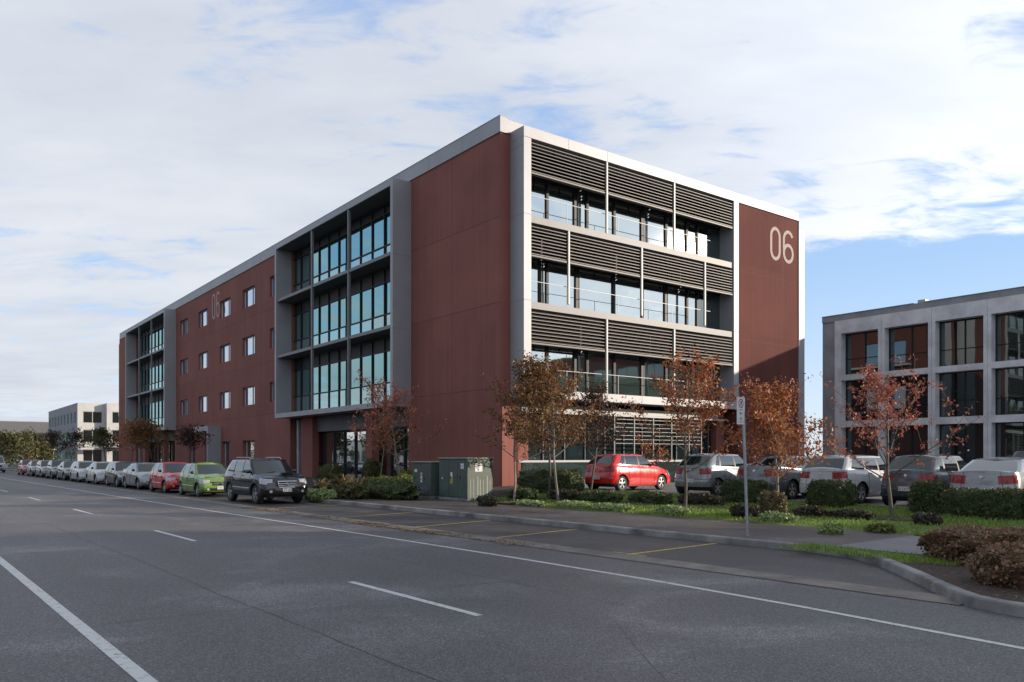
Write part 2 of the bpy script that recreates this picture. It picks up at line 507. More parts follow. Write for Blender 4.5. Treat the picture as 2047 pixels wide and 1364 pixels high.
M['grassb'] = mat_leaf('grass_blade', [(.12, .22, .022), (.19, .31, .04), (.27, .38, .07), (.13, .22, .03), (.30, .32, .10)], trans=.3)
M['fallen'] = mat_leaf('leaf_fallen', [(.20, .11, .04), (.14, .07, .03), (.28, .17, .06), (.10, .05, .03)], trans=.1)
M['rubber'] = mat('rubber', (.018, .018, .019), .75)
M['rim'] = mat('alloy', (.42, .42, .43), .32, metal=.7)
M['black'] = mat('black_trim', (.012, .012, .013), .5)
M['cglass'] = mat_glass('car_glass', (.62, .70, .72), .05, body=(.010, .014, .015), rough=.02)
M['lamp'] = mat('lamp_lens', (.34, .35, .37), .12, coat=1, var=.25, vscale=14)
M['tail'] = mat('tail_lens', (.26, .004, .006), .25, coat=.3, var=.4, vscale=22)
M['chrome'] = mat('chrome', (.6, .6, .62), .18, metal=1)
M['plate'] = mat('plate_white', (.62, .62, .62), .4)
M['ink'] = mat('ink_black', (.02, .02, .022), .6)
M['inkr'] = mat('ink_red', (.35, .02, .02), .6)
M['inkg'] = mat('ink_green', (.02, .16, .06), .6)
M['galv'] = mat('galvanised', (.34, .36, .40), .38, metal=.6, var=.12, vscale=8)
M['cabg'] = mat('cabinet_green', (.058, .080, .066), .55, var=.14, vscale=2.5, bump=.05, bscale=12)
M['cabt'] = mat('cabinet_top', (.22, .26, .20), .6, var=.15, vscale=4)
M['graf'] = mat('graffiti_lilac', (.26, .22, .36), .6)
M['sticker'] = mat('sticker_yellow', (.40, .32, .07), .6)
M['stickw'] = mat('sticker_white', (.62, .62, .64), .5)
M['cream'] = mat('cream_render', (.45, .445, .44), .8, var=.08, vscale=.5)
M['greyr'] = mat('grey_render', (.23, .24, .26), .8, var=.08, vscale=.5)
M['whiter'] = mat('white_render', (.70, .68, .64), .8, var=.06, vscale=.5)
M['brick'] = mat('brick', (.24, .10, .07), .85, var=.2, vscale=6)
M['tileroof'] = mat('pale_roof', (.55, .50, .44), .8, var=.1)


def paint(name, col, metal=.25, rough=.32):
    rough *= .75
    m = mat(name, col, rough, metal, coat=.75)
    # road dust low on the body
    t = m.node_tree; b = t.nodes['Principled BSDF']; L = t.links.new
    tc = N(t, 'ShaderNodeTexCoord'); n = N(t, 'ShaderNodeTexNoise', i_Scale=6.0, i_Detail=6.0)
    L(tc.outputs['Object'], n.inputs['Vector'])
    r = N(t, 'ShaderNodeMapRange'); r.inputs['To Min'].default_value = rough - .08; r.inputs['To Max'].default_value = rough + .14
    L(n.outputs['Fac'], r.inputs['Value']); L(r.outputs[0], b.inputs['Roughness'])
    return m


# ------------------------------------------------------------------ leaf clouds (numpy)
def quads_obj(name, P, m, parent=None):
    """P: (n,4,3) array of quads -> one mesh"""
    n = len(P)
    me = bpy.data.meshes.new(name)
    me.vertices.add(n * 4); me.loops.add(n * 4); me.polygons.add(n)
    me.vertices.foreach_set('co', P.reshape(-1).astype(np.float32))
    me.loops.foreach_set('vertex_index', np.arange(n * 4, dtype=np.int32))
    me.polygons.foreach_set('loop_start', np.arange(0, n * 4, 4, dtype=np.int32))
    me.polygons.foreach_set('loop_total', np.full(n, 4, dtype=np.int32))
    me.materials.append(m)
    me.update(calc_edges=True)
    o = bpy.data.objects.new(name, me)
    COL.objects.link(o)
    if parent: o.parent = parent
    return o


def leaves(C, size, rng, aspect=.55, up=0.0, svar=.35):
    n = len(C)
    a = rng.normal(size=(n, 3)); a[:, 2] += up
    a /= np.linalg.norm(a, axis=1)[:, None]
    b = rng.normal(size=(n, 3)); b -= a * (a * b).sum(1)[:, None]
    b /= np.linalg.norm(b, axis=1)[:, None] + 1e-9
    s = size * (1 + svar * rng.normal(size=n)).clip(.4, 2)[:, None]
    c = np.cross(a, b)
    return np.stack([C - a * s * .5, C + b * s * aspect * .5 + c * s * .06, C + a * s * .5, C - b * s * aspect * .5 + c * s * .06], 1)


# ------------------------------------------------------------------ ground, roads, kerbs
def rsheet(name, n0, n1, s0, s1, z, m, ds=None):
    mb = MB()
    ds = ds or (s1 - s0)
    k = max(1, int(round((s1 - s0) / ds)))
    for i in range(k):
        a, b = s0 + (s1 - s0) * i / k, s0 + (s1 - s0) * (i + 1) / k
        mb.add([(n0, a, z), (n1, a, z), (n1, b, z), (n0, b, z)], [(0, 1, 2, 3)])
    o = mb.build(name, m, recalc=False)
    o.rotation_euler = (0, 0, RA)
    return o


g = MB(); g.add([(-2500, -2500, -.06), (2500, -2500, -.06), (2500, 2500, -.06), (-2500, 2500, -.06)], [(0, 1, 2, 3)])
struct(g.build('ground', M['ground'], recalc=False), 'flat ground reaching the horizon', 'ground')
struct(rsheet('road', -7.2, 10.2, -60, 420, 0.0, M['asph']), 'grey asphalt carriageway with faded tyre tracks', 'road')

# kerb line, (s, n) of the kerb's road face
KL = [(420, 13.4), (120, 13.4), (60, 13.4), (40, 13.4), (30, 13.4), (20, 13.4), (12, 13.4), (8.4, 13.4), (7.6, 13.33), (7.0, 13.1), (6.3, 12.55), (5.3, 11.45),
      (4.7, 10.75), (4.25, 10.25), (3.95, 9.98), (3.6, 9.83), (3.1, 9.79), (0, 9.79), (-60, 9.79)]


def offset_line(pl, d):
    out = []
    for i, p in enumerate(pl):
        a = Vector(pl[max(i - 1, 0)]); b = Vector(pl[min(i + 1, len(pl) - 1)])
        t = (b - a).normalized()
        out.append((p[0] + t[1] * d, p[1] - t[0] * d))
    return out


def sweep(name, line, prof, m):
    """prof: list of (offset away from the road, z)"""
    mb = MB()
    rows = [[RP(*q, z) for q in offset_line(line, d)] for d, z in prof]
    n = len(line)
    vs = [p for r in rows for p in r]
    fs = [(j * n + i, j * n + i + 1, (j + 1) * n + i + 1, (j + 1) * n + i) for j in range(len(rows) - 1) for i in range(n - 1)]
    mb.add(vs, fs)
    return mb.build(name, m, recalc=False)


# subdivide the kerb into cast lengths with small joints
def dense(line, step):
    out = []
    for a, b in zip(line[:-1], line[1:]):
        L_ = math.dist(a, b); k = max(1, int(L_ / step)) if L_ < 80 else 1
        for i in range(k): out.append((a[0] + (b[0] - a[0]) * i / k, a[1] + (b[1] - a[1]) * i / k))
    out.append(line[-1]); return out


def make_kerbs():
    kb = MB(); jt = MB()
    line = dense(KL, .6)
    offs = [(0.0, -.02), (.012, .112), (.026, .131), (.15, .136), (.165, .10)]
    rows = [[RP(*q, z) for q in offset_line(line, d)] for d, z in offs]
    n = len(line)
    kb.add([p for r in rows for p in r], [(j * n + i, j * n + i + 1, (j + 1) * n + i + 1, (j + 1) * n + i) for j in range(len(rows) - 1) for i in range(n - 1)])
    for i in range(0, n - 1, 4):   # dark joint every fourth step
        a = [Vector(r[i]) for r in rows]; b = [Vector(r[i + 1]) for r in rows]
        for j in range(len(rows) - 2):
            d = (b[j] - a[j]).normalized() * .014
            up = Vector((0, 0, .003)); o_ = (a[j] - a[j + 1]); o_.z = 0
            if o_.length > 0: o_ = o_.normalized() * .003
            jt.add([a[j] + up + o_, a[j] + d + up + o_, a[j + 1] + d + up + o_, a[j + 1] + up + o_], [(0, 1, 2, 3)])
    k = kb.build('kerb', M['kerb'], smooth=28)
    struct(k, 'weathered concrete kerb bending round the end of the parking bays', 'kerb')
    weld(jt, M['aluj'], k)


make_kerbs()

# parking-bay asphalt, channel, footpath
def poly_sn(name, pts, m, zf):
    mb = MB(); mb.poly([(n, s, zf) for s, n in pts])
    o = mb.build(name, m, recalc=False); o.rotation_euler = (0, 0, RA); return o


struct(poly_sn('parking_bay', [(420, 10.2), (420, 13.45)] + [(s, n + .06) for s, n in KL[2:13]] + [(4.6, 10.62), (4.15, 10.2)], M['asph2'], .001), 'darker asphalt of the kerbside parking bays', 'parking bay')
ch = MB()
prof = [(-.26, .004), (-.2, .009), (.0, -.0), (.06, .002), (.24, .012), (.30, .006)]
for a, b in zip(prof[:-1], prof[1:]):
    for (s0, s1) in ((4.05, 30), (30, 120), (120, 420)):
        ch.add([(10.22 + a[0], s0, a[1] + .004), (10.22 + b[0], s0, b[1] + .004), (10.22 + b[0], s1, b[1] + .004), (10.22 + a[0], s1, a[1] + .004)], [(0, 1, 2, 3)])
o = ch.build('drainage_channel', M['gutter'], recalc=False); o.rotation_euler = (0, 0, RA)
struct(o, 'pale stained concrete drainage channel along the road', 'gutter')
sm = MB(); sm.add([(9.93, 4.3, .003), (9.965, 4.3, .003), (9.965, 120, .003), (9.93, 120, .003)], [(0, 1, 2, 3)]); sm.add([(10.515, 4.6, .0075), (10.54, 4.6, .0075), (10.54, 120, .0075), (10.515, 120, .0075)], [(0, 1, 2, 3)])
o = sm.build('channel_seam', M['asph2'], recalc=False); o.rotation_euler = (0, 0, RA); struct(o, 'dark tar seams along the drainage channel', 'gutter')
struct(rsheet('footpath', 13.56, 16.9, 7.7, 420, .132, M['path']), 'dark asphalt footpath behind the kerb', 'footpath')
struct(rsheet('pale_footpath', 13.56, 16.7, -60, 7.7, .133, M['ppath']), 'pale concrete footpath beyond the dark one', 'footpath')

# mulch bed and small grass wedge inside the kerb bend
inner = offset_line([p for p in KL if 3 <= p[0] <= 8.4], .16)
bed = [(-60, 9.95), (-60, 13.56), (5.0, 13.56), (6.2, 12.75)] + [p for p in inner if p[0] < 6.25 and p[1] < 12.5]
struct(poly_sn('mulch_bed', bed, M['soil'], .118), 'bark mulch bed behind the kerb corner', 'garden bed')
wed = [(5.0, 13.56), (6.2, 12.75)] + [p for p in inner if p[0] >= 6.0][::-1] + [(8.3, 13.56)]
struct(poly_sn('grass_wedge', [(4.6, 13.56), (5.4, 12.75), (6.0, 12.35)] + [p for p in inner if p[0] >= 6.0][::-1] + [(8.3, 13.56)], M['lawn'], .122), 'small wedge of grass between kerb bend and pale path', 'lawn')


def terrain(name, n0, n1, s0, s1, dn, ds, m, dz=0, bumpy=0):
    mb = MB(); rg = random.Random(3)
    kn = max(1, int((n1 - n0) / dn)); ks = max(1, int((s1 - s0) / ds))
    vs = []
    for i in range(ks + 1):
        for j in range(kn + 1):
            s = s0 + (s1 - s0) * i / ks; n = n0 + (n1 - n0) * j / kn
            vs.append((n, s, gz(s, n) + dz + (rg.random() * bumpy if 0 < j < kn else 0)))
    fs = [(i * (kn + 1) + j, i * (kn + 1) + j + 1, (i + 1) * (kn + 1) + j + 1, (i + 1) * (kn + 1) + j) for i in range(ks) for j in range(kn)]
    mb.add(vs, fs)
    o = mb.build(name, m, smooth=60, recalc=False); o.rotation_euler = (0, 0, RA); return o


struct(terrain('lawn', 16.9, 22.2, -20, 23.4, .3, .6, M['lawn'], .004, .03), 'green lawn sloping up from the footpath to the car park', 'lawn')
struct(terrain('planting_bed', 16.9, 24.0, 23.4, 112, .5, 1.5, M['bed'], .003, .05), 'dark planting bed between footpath and building', 'garden bed')
struct(terrain('car_park', 22.2, 60, -40, 40, 4, 4, M['lot'], .002), 'asphalt car park in front of the building', 'car park')
lk = MB()
for i in range(40):
    s0, s1 = -20 + i * 1.085, -20 + (i + 1) * 1.085 - .012
    z = gz(s0, 22.3)
    lk.box(22.18, 22.32, s0, s1, z - .05, z + .06)
o = lk.build('car_park_kerb', M['kerb']); o.rotation_euler = (0, 0, RA); struct(o, 'low concrete kerb between lawn and car park', 'kerb')
# other side of the road
struct(rsheet('far_verge', -14, -7.4, -60, 420, .12, M['lawn']), 'grass verge on the other side of the road', 'verge')
mb = MB(); mb.box(-7.4, -7.2, -60, 420, -.02, .13); o = mb.build('far_kerb', M['kerb']); o.rotation_euler = (0, 0, RA); struct(o, 'straight kerb on the other side of the road', 'kerb')

# tar seams and cracks in the carriageway
def seams():
    rg = random.Random(21); mb = MB()
    for (s0, n0, s1, n1, w) in ((4.0, 3.45, 60, 3.5, .014), (6.5, 6.9, 30, 7.1, .010), (9.2, 1.9, 8.7, 8.2, .012), (24, -2, 24.6, 10.0, .022), (3.5, 4.4, 6.2, 6.3, .008), (14.5, 5.6, 17.5, 6.7, .009), (45, -3, 45.5, 10, .03)):
        k = max(8, int(math.dist((s0, n0), (s1, n1)) / .35))
        pts = []
        dn = ds = 0
        for q in range(k + 1):
            dn += rg.uniform(-.018, .018); ds += rg.uniform(-.012, .012)
            t = q / k; pts.append((s0 + (s1 - s0) * t + ds * .6, n0 + (n1 - n0) * t + dn))
        for a, b in zip(pts[:-1], pts[1:]):
            d = Vector((b[1] - a[1], b[0] - a[0])).normalized(); p = Vector((-d[1], d[0])) * w * rg.uniform(.5, 1.2) / 2
            mb.add([(a[1] - p[0], a[0] - p[1], .0025), (a[1] + p[0], a[0] + p[1], .0025), (b[1] + p[0], b[0] + p[1], .0025), (b[1] - p[0], b[0] - p[1], .0025)], [(0, 1, 2, 3)])
    o = mb.build('tar_seam', M['asph2'], recalc=False); o.rotation_euler = (0, 0, RA)
    struct(o, 'thin dark tar seams and cracks in the carriageway', 'road')


seams()

# painted markings
mk = MB()


def strip(mb, pts, w, z):
    """strip along (s,n) points"""
    for a, b in zip(pts[:-1], pts[1:]):
        d = Vector((b[1] - a[1], b[0] - a[0])).normalized(); p = Vector((-d[1], d[0])) * w / 2
        mb.add([(a[1] - p[0], a[0] - p[1], z), (a[1] + p[0], a[0] + p[1], z), (b[1] + p[0], b[0] + p[1], z), (b[1] - p[0], b[0] - p[1], z)], [(0, 1, 2, 3)])


strip(mk, [(-30, 1.66), (420, 1.66)], .125, .004)
for i in range(-3, 40):
    strip(mk, [(7.1 + i * 10, 5.21), (10.15 + i * 10, 5.21)], .10, .004)
strip(mk, [(-30, 7.0), (0, 8.02), (2.8, 8.2), (5.2, 8.46), (7.6, 8.62), (11, 8.68), (15, 8.67), (27, 8.52), (37, 8.42), (120, 8.2), (420, 8.1)], .095, .004)
o = mk.build('white_road_marking', M['wline'], recalc=False); o.rotation_euler = (0, 0, RA); struct(o, 'white painted lane lines and dashes', 'road marking')
yk = MB()
for s0, s1 in ((9.87, 10.04), (13.71, 14.13), (17.05, 17.6), (21.1, 21.65), (26.3, 26.6), (33.7, 33.9), (39.4, 39.6)):
    strip(yk, [(s0, 10.5), (s1, 13.3)], .085, .006)
strip(yk, [(9.5, 10.62), (10.3, 10.62)], .05, .0065)
o = yk.build('yellow_bay_marking', M['yline'], recalc=False); o.rotation_euler = (0, 0, RA); struct(o, 'worn yellow lines dividing the parking bays', 'road marking')


# ------------------------------------------------------------------ main building
def facade(mb, a0, a1, z0, z1, holes, P, th):
    """slab with rectangular holes; P(a, z, d) maps to xyz, d = depth inward"""
    A = sorted(set([a0, a1] + [x for h in holes for x in h[:2] if a0 < x < a1]))
    Z = sorted(set([z0, z1] + [x for h in holes for x in h[2:] if z0 < x < z1]))

    def solid(i, j):
        if i < 0 or j < 0 or i >= len(A) - 1 or j >= len(Z) - 1: return False
        a, z = (A[i] + A[i + 1]) / 2, (Z[j] + Z[j + 1]) / 2
        return not any(h[0] < a < h[1] and h[2] < z < h[3] for h in holes)
    for i in range(len(A) - 1):
        for j in range(len(Z) - 1):
            if not solid(i, j): continue
            a, b, c, d = A[i], A[i + 1], Z[j], Z[j + 1]
            mb.add([P(a, c, 0), P(b, c, 0), P(b, d, 0), P(a, d, 0)], [(0, 1, 2, 3)])
            mb.add([P(a, c, th), P(b, c, th), P(b, d, th), P(a, d, th)], [(3, 2, 1, 0)])
            if not solid(i - 1, j): mb.add([P(a, c, 0), P(a, c, th), P(a, d, th), P(a, d, 0)], [(0, 1, 2, 3)])
            if not solid(i + 1, j): mb.add([P(b, c, 0), P(b, c, th), P(b, d, th), P(b, d, 0)], [(0, 1, 2, 3)])
            if not solid(i, j - 1): mb.add([P(a, c, 0), P(b, c, 0), P(b, c, th), P(a, c, th)], [(0, 1, 2, 3)])
            if not solid(i, j + 1): mb.add([P(a, d, 0), P(b, d, 0), P(b, d, th), P(a, d, th)], [(0, 1, 2, 3)])


def ring_frame(mb, a0, a1, z0, z1, w, P, d0, d1):
    for (x0, x1, y0, y1) in ((a0, a1, z1 - w, z1), (a0, a1, z0, z0 + w), (a0, a0 + w, z0 + w, z1 - w), (a1 - w, a1, z0 + w, z1 - w)):
        pbox(mb, x0, x1, y0, y1, d0, d1, P)


def pbox(mb, a0, a1, z0, z1, d0, d1, P):
    c = [P(a, z, d) for d in (d0, d1) for z in (z0, z1) for a in (a0, a1)]
    mb.add(c, [(0, 1, 3, 2), (4, 6, 7, 5), (0, 4, 5, 1), (2, 3, 7, 6), (0, 2, 6, 4), (1, 5, 7, 3)])


FL = [4.90, 8.77, 12.63]   # floor levels
BL, BW = 80.4, 22.6
PL = lambda a, z, d: (d, a, z)            # left facade: a = v
PR = lambda a, z, d: (BW - d, a, z)       # right facade
PF = lambda a, z, d: (a, d, z)            # front facade: a = u

DIG0 = [(0.5 + .5 * math.cos(t), .5 + .5 * math.sin(t)) for t in [math.pi * 2 * k / 40 for k in range(41)]]


def stroke(mb, pts, w, P, d, th=.012, close=False):
    """flat stroke of width w along 2-D points (a,z)"""
    n = len(pts); l = []; r = []
    for i, p in enumerate(pts):
        if close:
            a = pts[(i - 1) % n]; b = pts[(i + 1) % n]
        else:
            a = pts[max(i - 1, 0)]; b = pts[min(i + 1, n - 1)]
        t = Vector((b[0] - a[0], b[1] - a[1])).normalized(); q = Vector((-t[1], t[0])) * w / 2
        l.append((p[0] + q[0], p[1] + q[1])); r.append((p[0] - q[0], p[1] - q[1]))
    m = n if close else n - 1
    for i in range(m):
        k = (i + 1) % n
        f = [P(*l[i], d), P(*l[k], d), P(*r[k], d), P(*r[i], d)]
        b_ = [P(*l[i], d - th), P(*l[k], d - th), P(*r[k], d - th), P(*r[i], d - th)]
        mb.add(f + b_, [(0, 1, 2, 3), (7, 6, 5, 4), (0, 4, 5, 1), (2, 6, 7, 3)])


def zero_pts(a0, a1, z0, z1, w):
    cx = (a0 + a1) / 2; rx = (a1 - a0 - w) / 2; r = rx
    zt, zb_ = z1 - w / 2 - r * 1.15, z0 + w / 2 + r * 1.15
    p = []
    for k in range(13):
        t = math.pi * k / 12; p.append((cx + rx * math.cos(t), zt + r * 1.15 * math.sin(t)))
    for k in range(13):
        t = math.pi + math.pi * k / 12; p.append((cx + rx * math.cos(t), zb_ + r * 1.15 * math.sin(t)))
    return p


def six_pts(a0, a1, z0, z1, w):
    """(open upper stroke, closed bowl)"""
    cx = (a0 + a1) / 2; rx = (a1 - a0 - w) / 2
    rz = (z1 - z0) * .29 - w / 2 + .02
    bowl = [(cx + rx * math.cos(2 * math.pi * k / 28), z0 + w / 2 + rz + rz * math.sin(2 * math.pi * k / 28)) for k in range(28)]
    zt = z1 - w / 2 - rx * 1.1
    top = [(cx + rx * math.cos(t), zt + rx * 1.1 * math.sin(t)) for t in [math.pi * k / 14 for k in range(2, 15)]]
    top.append((cx - rx, z0 + w / 2 + rz))
    return top, bowl


def main_building():
    root = thing('office_building', 'four storey red precast office building with number 06 and louvred end', 'building', (BC[0], BC[1], 0), BA)
    b1 = (8.0, 24.73); b2 = (54.1, 71.5)
    cols = [25.85, 31.8, 37.6, 43.75, 49.95]
    wr = [(5.8, 7.25), (9.72, 11.19), (13.52, 15.0)]
    holes = []
    for b in (b1, b2):
        holes.append((b[0] + .3, b[1] - .3, 4.6, 16.1))
    for c in cols:
        for z in wr: holes.append((c, c + 2.78, z[0], z[1]))
    gw = [(31.8, 34.55), (37.5, 39.9)]
    for a in gw: holes.append((a[0], a[1], .9, 3.05))
    # ground floor openings beneath the boxes
    gl1 = [(8.25, 12.45), (13.2, 20.9), (22.75, 24.7)]
    gl2 = [(54.6, 58.6), (59.4, 67.0), (68.2, 71.4)]
    for a in gl1 + gl2: holes.append((a[0], a[1], .25, 4.4))
    holes.append((41.3, 44.4, .2, 3.95))       # entrance
    holes.append((47.6, 49.8, .9, 3.05))
    w = MB()
    facade(w, 0, BL, -.1, 16.5, holes, PL, .45)
    facade(w, .45, 1.0, -.1, 16.5, [], PF, .4)                                  # strip at the corner
    facade(w, .45, 15.9, -.1, 4.2, [(1.6, 15.2, 1.2, 4.1)], PF, .4)
    w.box(BW - .4, BW, 0.3, BL, -.1, 4.9)
    w.box(.45, BW - .4, BL - .4, BL, -.1, 16.5)
    # small return at the far end
    w.box(.15, .6, BL, BL + 1.1, -.1, 16.0)
    wall_o = w.build('wall', M['red'], root)
    w = MB(); facade(w, 0.3, BL, 4.901, 16.5, [(a, a + 3.6, z, z + 1.9) for a in range(4, 78, 5) for z in (5.8, 9.6, 13.5)], PR, .4)
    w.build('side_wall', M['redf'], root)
    w = MB()
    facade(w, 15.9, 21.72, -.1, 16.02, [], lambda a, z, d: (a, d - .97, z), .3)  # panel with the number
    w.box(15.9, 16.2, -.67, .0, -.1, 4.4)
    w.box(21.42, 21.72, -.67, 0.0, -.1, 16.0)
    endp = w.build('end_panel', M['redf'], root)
    # panel joints, a few mm proud
    j = MB(); je = MB()
    for z in FL + [4.86 - .0]:
        if z == 4.86: continue
        for (a, b) in ((0.0, b1[0] - .02), (b1[1] + .02, b2[0] - .02), (b2[1] + .02, BL)):
            j.box(-.003, .0, a, b, z - .012, z + .012)
        je.box(15.95, 21.72, -.973, -.97, z - .40, z - .375)
    for v in (4.0, 28.9 + 1.4, 35.9, 41.9, 48.2, 75.5):
        for (z0, z1) in ((.3, 4.88), (4.92, 8.75), (8.79, 12.6), (12.65, 16.4)):
            if 40 < v < 43 and z0 < 1: continue
            j.box(-.003, 0, v - .008, v + .008, z0, z1)
    for u in (17.71, 19.8):
        je.box(u - .01, u + .01, -.973, -.97, .2, 16.0)
    weld(j, M['redj'], wall_o); weld(je, M['redj'], endp)

    # parapet fascia
    p = MB()
    p.box(-.06, .35, -.06, BL - .4, 16.42, 17.14)
    p.box(.35, BW, -.05, .3, 16.45, 17.05)
    p.box(BW - .3, BW + .06, .3, BL, 16.42, 17.1)
    p.box(.35, BW - .3, BL - .7, BL - .4, 16.42, 17.1)
    p.box(-.075, .37, -.075, BL - .39, 17.141, 17.17)
    par = p.build('parapet', M['alu'], root)
    pj = MB()
    for k in range(1, 26): pj.box(-.064, -.06, k * 3.05 - .01, k * 3.05 + .01, 16.42, 17.14)
    weld(pj, M['aluj'], par)
    rf = MB(); rf.box(.35, BW - .3, .3, BL - .7, 16.3, 16.44); rf.build('roof', M['roof'], root)

    # ---------------- side boxes (left facade)
    for bi, (v0, v1) in enumerate((b1, b2)):
        f = MB()
        zt, zb_ = 16.36, 4.42
        t = .26
        f.box(-1.1, .0, v0, v1, zt - .34, zt)               # top
        f.box(-1.1, .0, v0, v1, zb_, zb_ + .30)             # bottom
        f.box(-1.1, .46, v0, v0 + t, zb_ + .301, zt - .341)
        f.box(-1.1, .46, v1 - t, v1, zb_ + .301, zt - .341)
        fo = f.build('box_frame', M['alu'], root)
        fj = MB()
        for z in FL:
            fj.box(-1.1, 0, v0 - .003, v0, z - .25, z - .232)
            fj.box(-1.103, -1.1, v0, v0 + t, z - .25, z - .232)
        for k in range(1, 6):
            v = v0 + (v1 - v0) * k / 6
            fj.box(-1.103, -1.1, v - .008, v + .008, zt - .34, zt); fj.box(-1.103, -1.1, v - .008, v + .008, zb_, zb_ + .3)
        weld(fj, M['aluj'], fo)
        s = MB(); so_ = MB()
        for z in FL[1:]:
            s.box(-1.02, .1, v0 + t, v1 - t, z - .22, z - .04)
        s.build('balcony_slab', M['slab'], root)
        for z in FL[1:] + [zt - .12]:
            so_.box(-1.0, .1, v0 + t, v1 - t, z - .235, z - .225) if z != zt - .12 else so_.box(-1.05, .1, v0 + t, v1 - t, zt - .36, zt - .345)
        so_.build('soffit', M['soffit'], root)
        posts = [v0 + 5.38, v0 + 10.6] if bi == 0 else [v0 + 5.6, v0 + 11.05]
        for pv in posts:
            q = MB(); q.box(-1.06, -.92, pv - .07, pv + .07, zb_ + .3, zt - .34); q.build('post', M['slab'], root)
        # glazing
        for fi, z in enumerate(FL):
            z1 = (FL[fi + 1] - .24) if fi < 2 else zt - .36
            z0_ = z - .04 if fi else zb_ + .3
            gp = MB(); gp.box(.20, .22, v0 + t, v1 - t, z0_, z1); go = gp.build('glazing', M['glass'], root)
            m_ = MB()
            k = 0; v = v0 + t
            vs = []
            while v < v1 - t - .2:
                vs.append(v); v += 1.49
            for v in vs: m_.box(.12, .195, v - .035, v + .035, z0_, z1)
            for (za, zb2) in ((z0_, z0_ + .09), (z + .98, z + 1.05), (z + 2.78, z + 2.84), (z1 - .12, z1)):
                last = None
                for a_, b_ in zip(vs, vs[1:] + [v1 - t]):
                    m_.box(.13, .19, a_ + .036, b_ - .036, za, zb2)
            m_.build('mullion', M['dark'], go)
            sp = MB(); sp.box(.192, .199, v0 + t + .01, v1 - t - .01, z + 2.85, z1 - .01); sp.build('spandrel', M['dark'], go)
            b = MB(); b.box(.185, .199, v0 + t + .01, v1 - t - .01, z0_ + .09, z + .98); b.build('lower_pane', M['lowpane'], go)
        # beam and glazing on the ground floor beneath the box
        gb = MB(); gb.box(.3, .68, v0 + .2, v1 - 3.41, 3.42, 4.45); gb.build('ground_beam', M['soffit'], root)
        gg = MB(); gg.box(.70, .72, v0 + .2, v1 - 3.4, .3, 3.5); go = gg.build('shopfront_glazing', M['glassg'], root)
        m_ = MB()
        v = v0 + .3
        while v < v1 - 3.4:
            m_.box(.6, .695, v - .04, v + .04, .3, 3.5); v += 1.52
        for (za, zb2) in ((.3, .5), (1.32, 1.38), (3.3, 3.42)): m_.box(.62, .68, v0 + .2, v1 - 3.4, za, zb2)
        m_.build('mullion', M['dark'], go)
        for bx in ((.45, 3.2, v1 - 3.4, v1 - 3.2, .2, 4.3), (.45, .75, v0 - .2, v0 + .15, .2, 4.4), (3.2, 3.4, v1 - 3.4, v1 + .05, .2, 4.3), (.45, 3.4, v1 + .05, v1 + .3, .2, 4.4)):
            sol = MB(); sol.box(*bx); sol.build('recess_wall', M['red'], root)
        sl = MB(); sl.box(.45, 3.4, v0, v1 + .3, 4.3, 4.42); sl.build('recess_ceiling', M['dark'], root)
        cl = MB(); cl.box(.1, .38, v1 - 1.25, v1 - .95, .2, 4.3); cl.build('recess_post', M['concd'], root)

    # ---------------- punched windows
    def win(a0, a1, z0, z1, P, depth, name='window'):
        f = MB(); ring_frame(f, a0, a1, z0, z1, .06, P, depth - .05, depth + .03)
        mid = a0 + (a1 - a0) * .34
        pbox(f, mid - .035, mid + .035, z0 + .06, z1 - .06, depth - .045, depth + .03, P)
        fo = f.build(name, M['galv'], root)
        g_ = MB(); pbox(g_, a0 + .03, a1 - .03, z0 + .03, z1 - .03, depth, depth + .012, P)
        g_.build('pane', M['glassw'], fo)
        s = MB(); pbox(s, a0, a1, z0 - .0, z0 + .02, .03, depth - .052, P); s.build('sill', M['redj'], fo)
    for c in cols:
        for z in wr: win(c, c + 2.78, z[0], z[1], PL, .22)
    for a in gw + [(47.6, 49.8)]: win(a[0], a[1], .9, 3.05, PL, .33)
    for a in range(4, 78, 5):
        for z in (5.8, 9.6, 13.5): win(a, a + 3.6, z, z + 1.9, PR, .2)
    # white band lines on the right facade
    wb = MB()
    for z in (5.5, 9.35, 13.2):
        wb.box(BW, BW + .5, 3.5, 78, z, z + .14)
    wb.build('sunshade_ledge', M['white'], root)

    # ---------------- entrance portal
    e = MB()
    e.box(-1.1, .1, 40.0, 44.65, 3.95, 4.38)
    e.box(-1.1, .1, 40.0, 40.35, .1, 3.949)
    po = e.build('entrance_portal', M['alu'], root)
    d = MB(); d.box(.36, .38, 41.0, 44.6, .2, 3.9); d.build('door_glass', M['glassc'], po)
    d = MB()
    for v in (41.4, 42.4, 43.4): d.box(.3, .355, v - .04, v + .04, .2, 3.9)
    d.box(.31, .35, 41.3, 44.4, 2.5, 2.58); d.build('door_frame', M['dark'], po)

    # ---------------- the number, left facade and front
    nf = MB()
    stroke(nf, zero_pts(41.55, 42.45, 13.75, 15.95, .16), .16, lambda a, z, d: (d, a, z), -.005, close=True)
    # mirrored along v: read from the street the digits run towards the camera
    t_, bw = six_pts(40.35, 41.25, 13.75, 15.95, .16)
    mir = lambda pts: [(81.6 - a, z) for a, z in pts]
    stroke(nf, mir(t_), .16, lambda a, z, d: (d, a, z), -.005)
    stroke(nf, mir(bw), .16, lambda a, z, d: (d, a, z), -.005, close=True)
    nf.build('number', M['numw'], root)
    nf = MB()
    PN = lambda a, z, d: (a, -.97 + d, z)
    stroke(nf, zero_pts(18.86, 19.9, 13.32, 15.30, .20), .20, PN, -.003, close=True)
    t_, bw = six_pts(20.12, 21.22, 13.32, 15.30, .20)
    stroke(nf, t_, .20, PN, -.003)
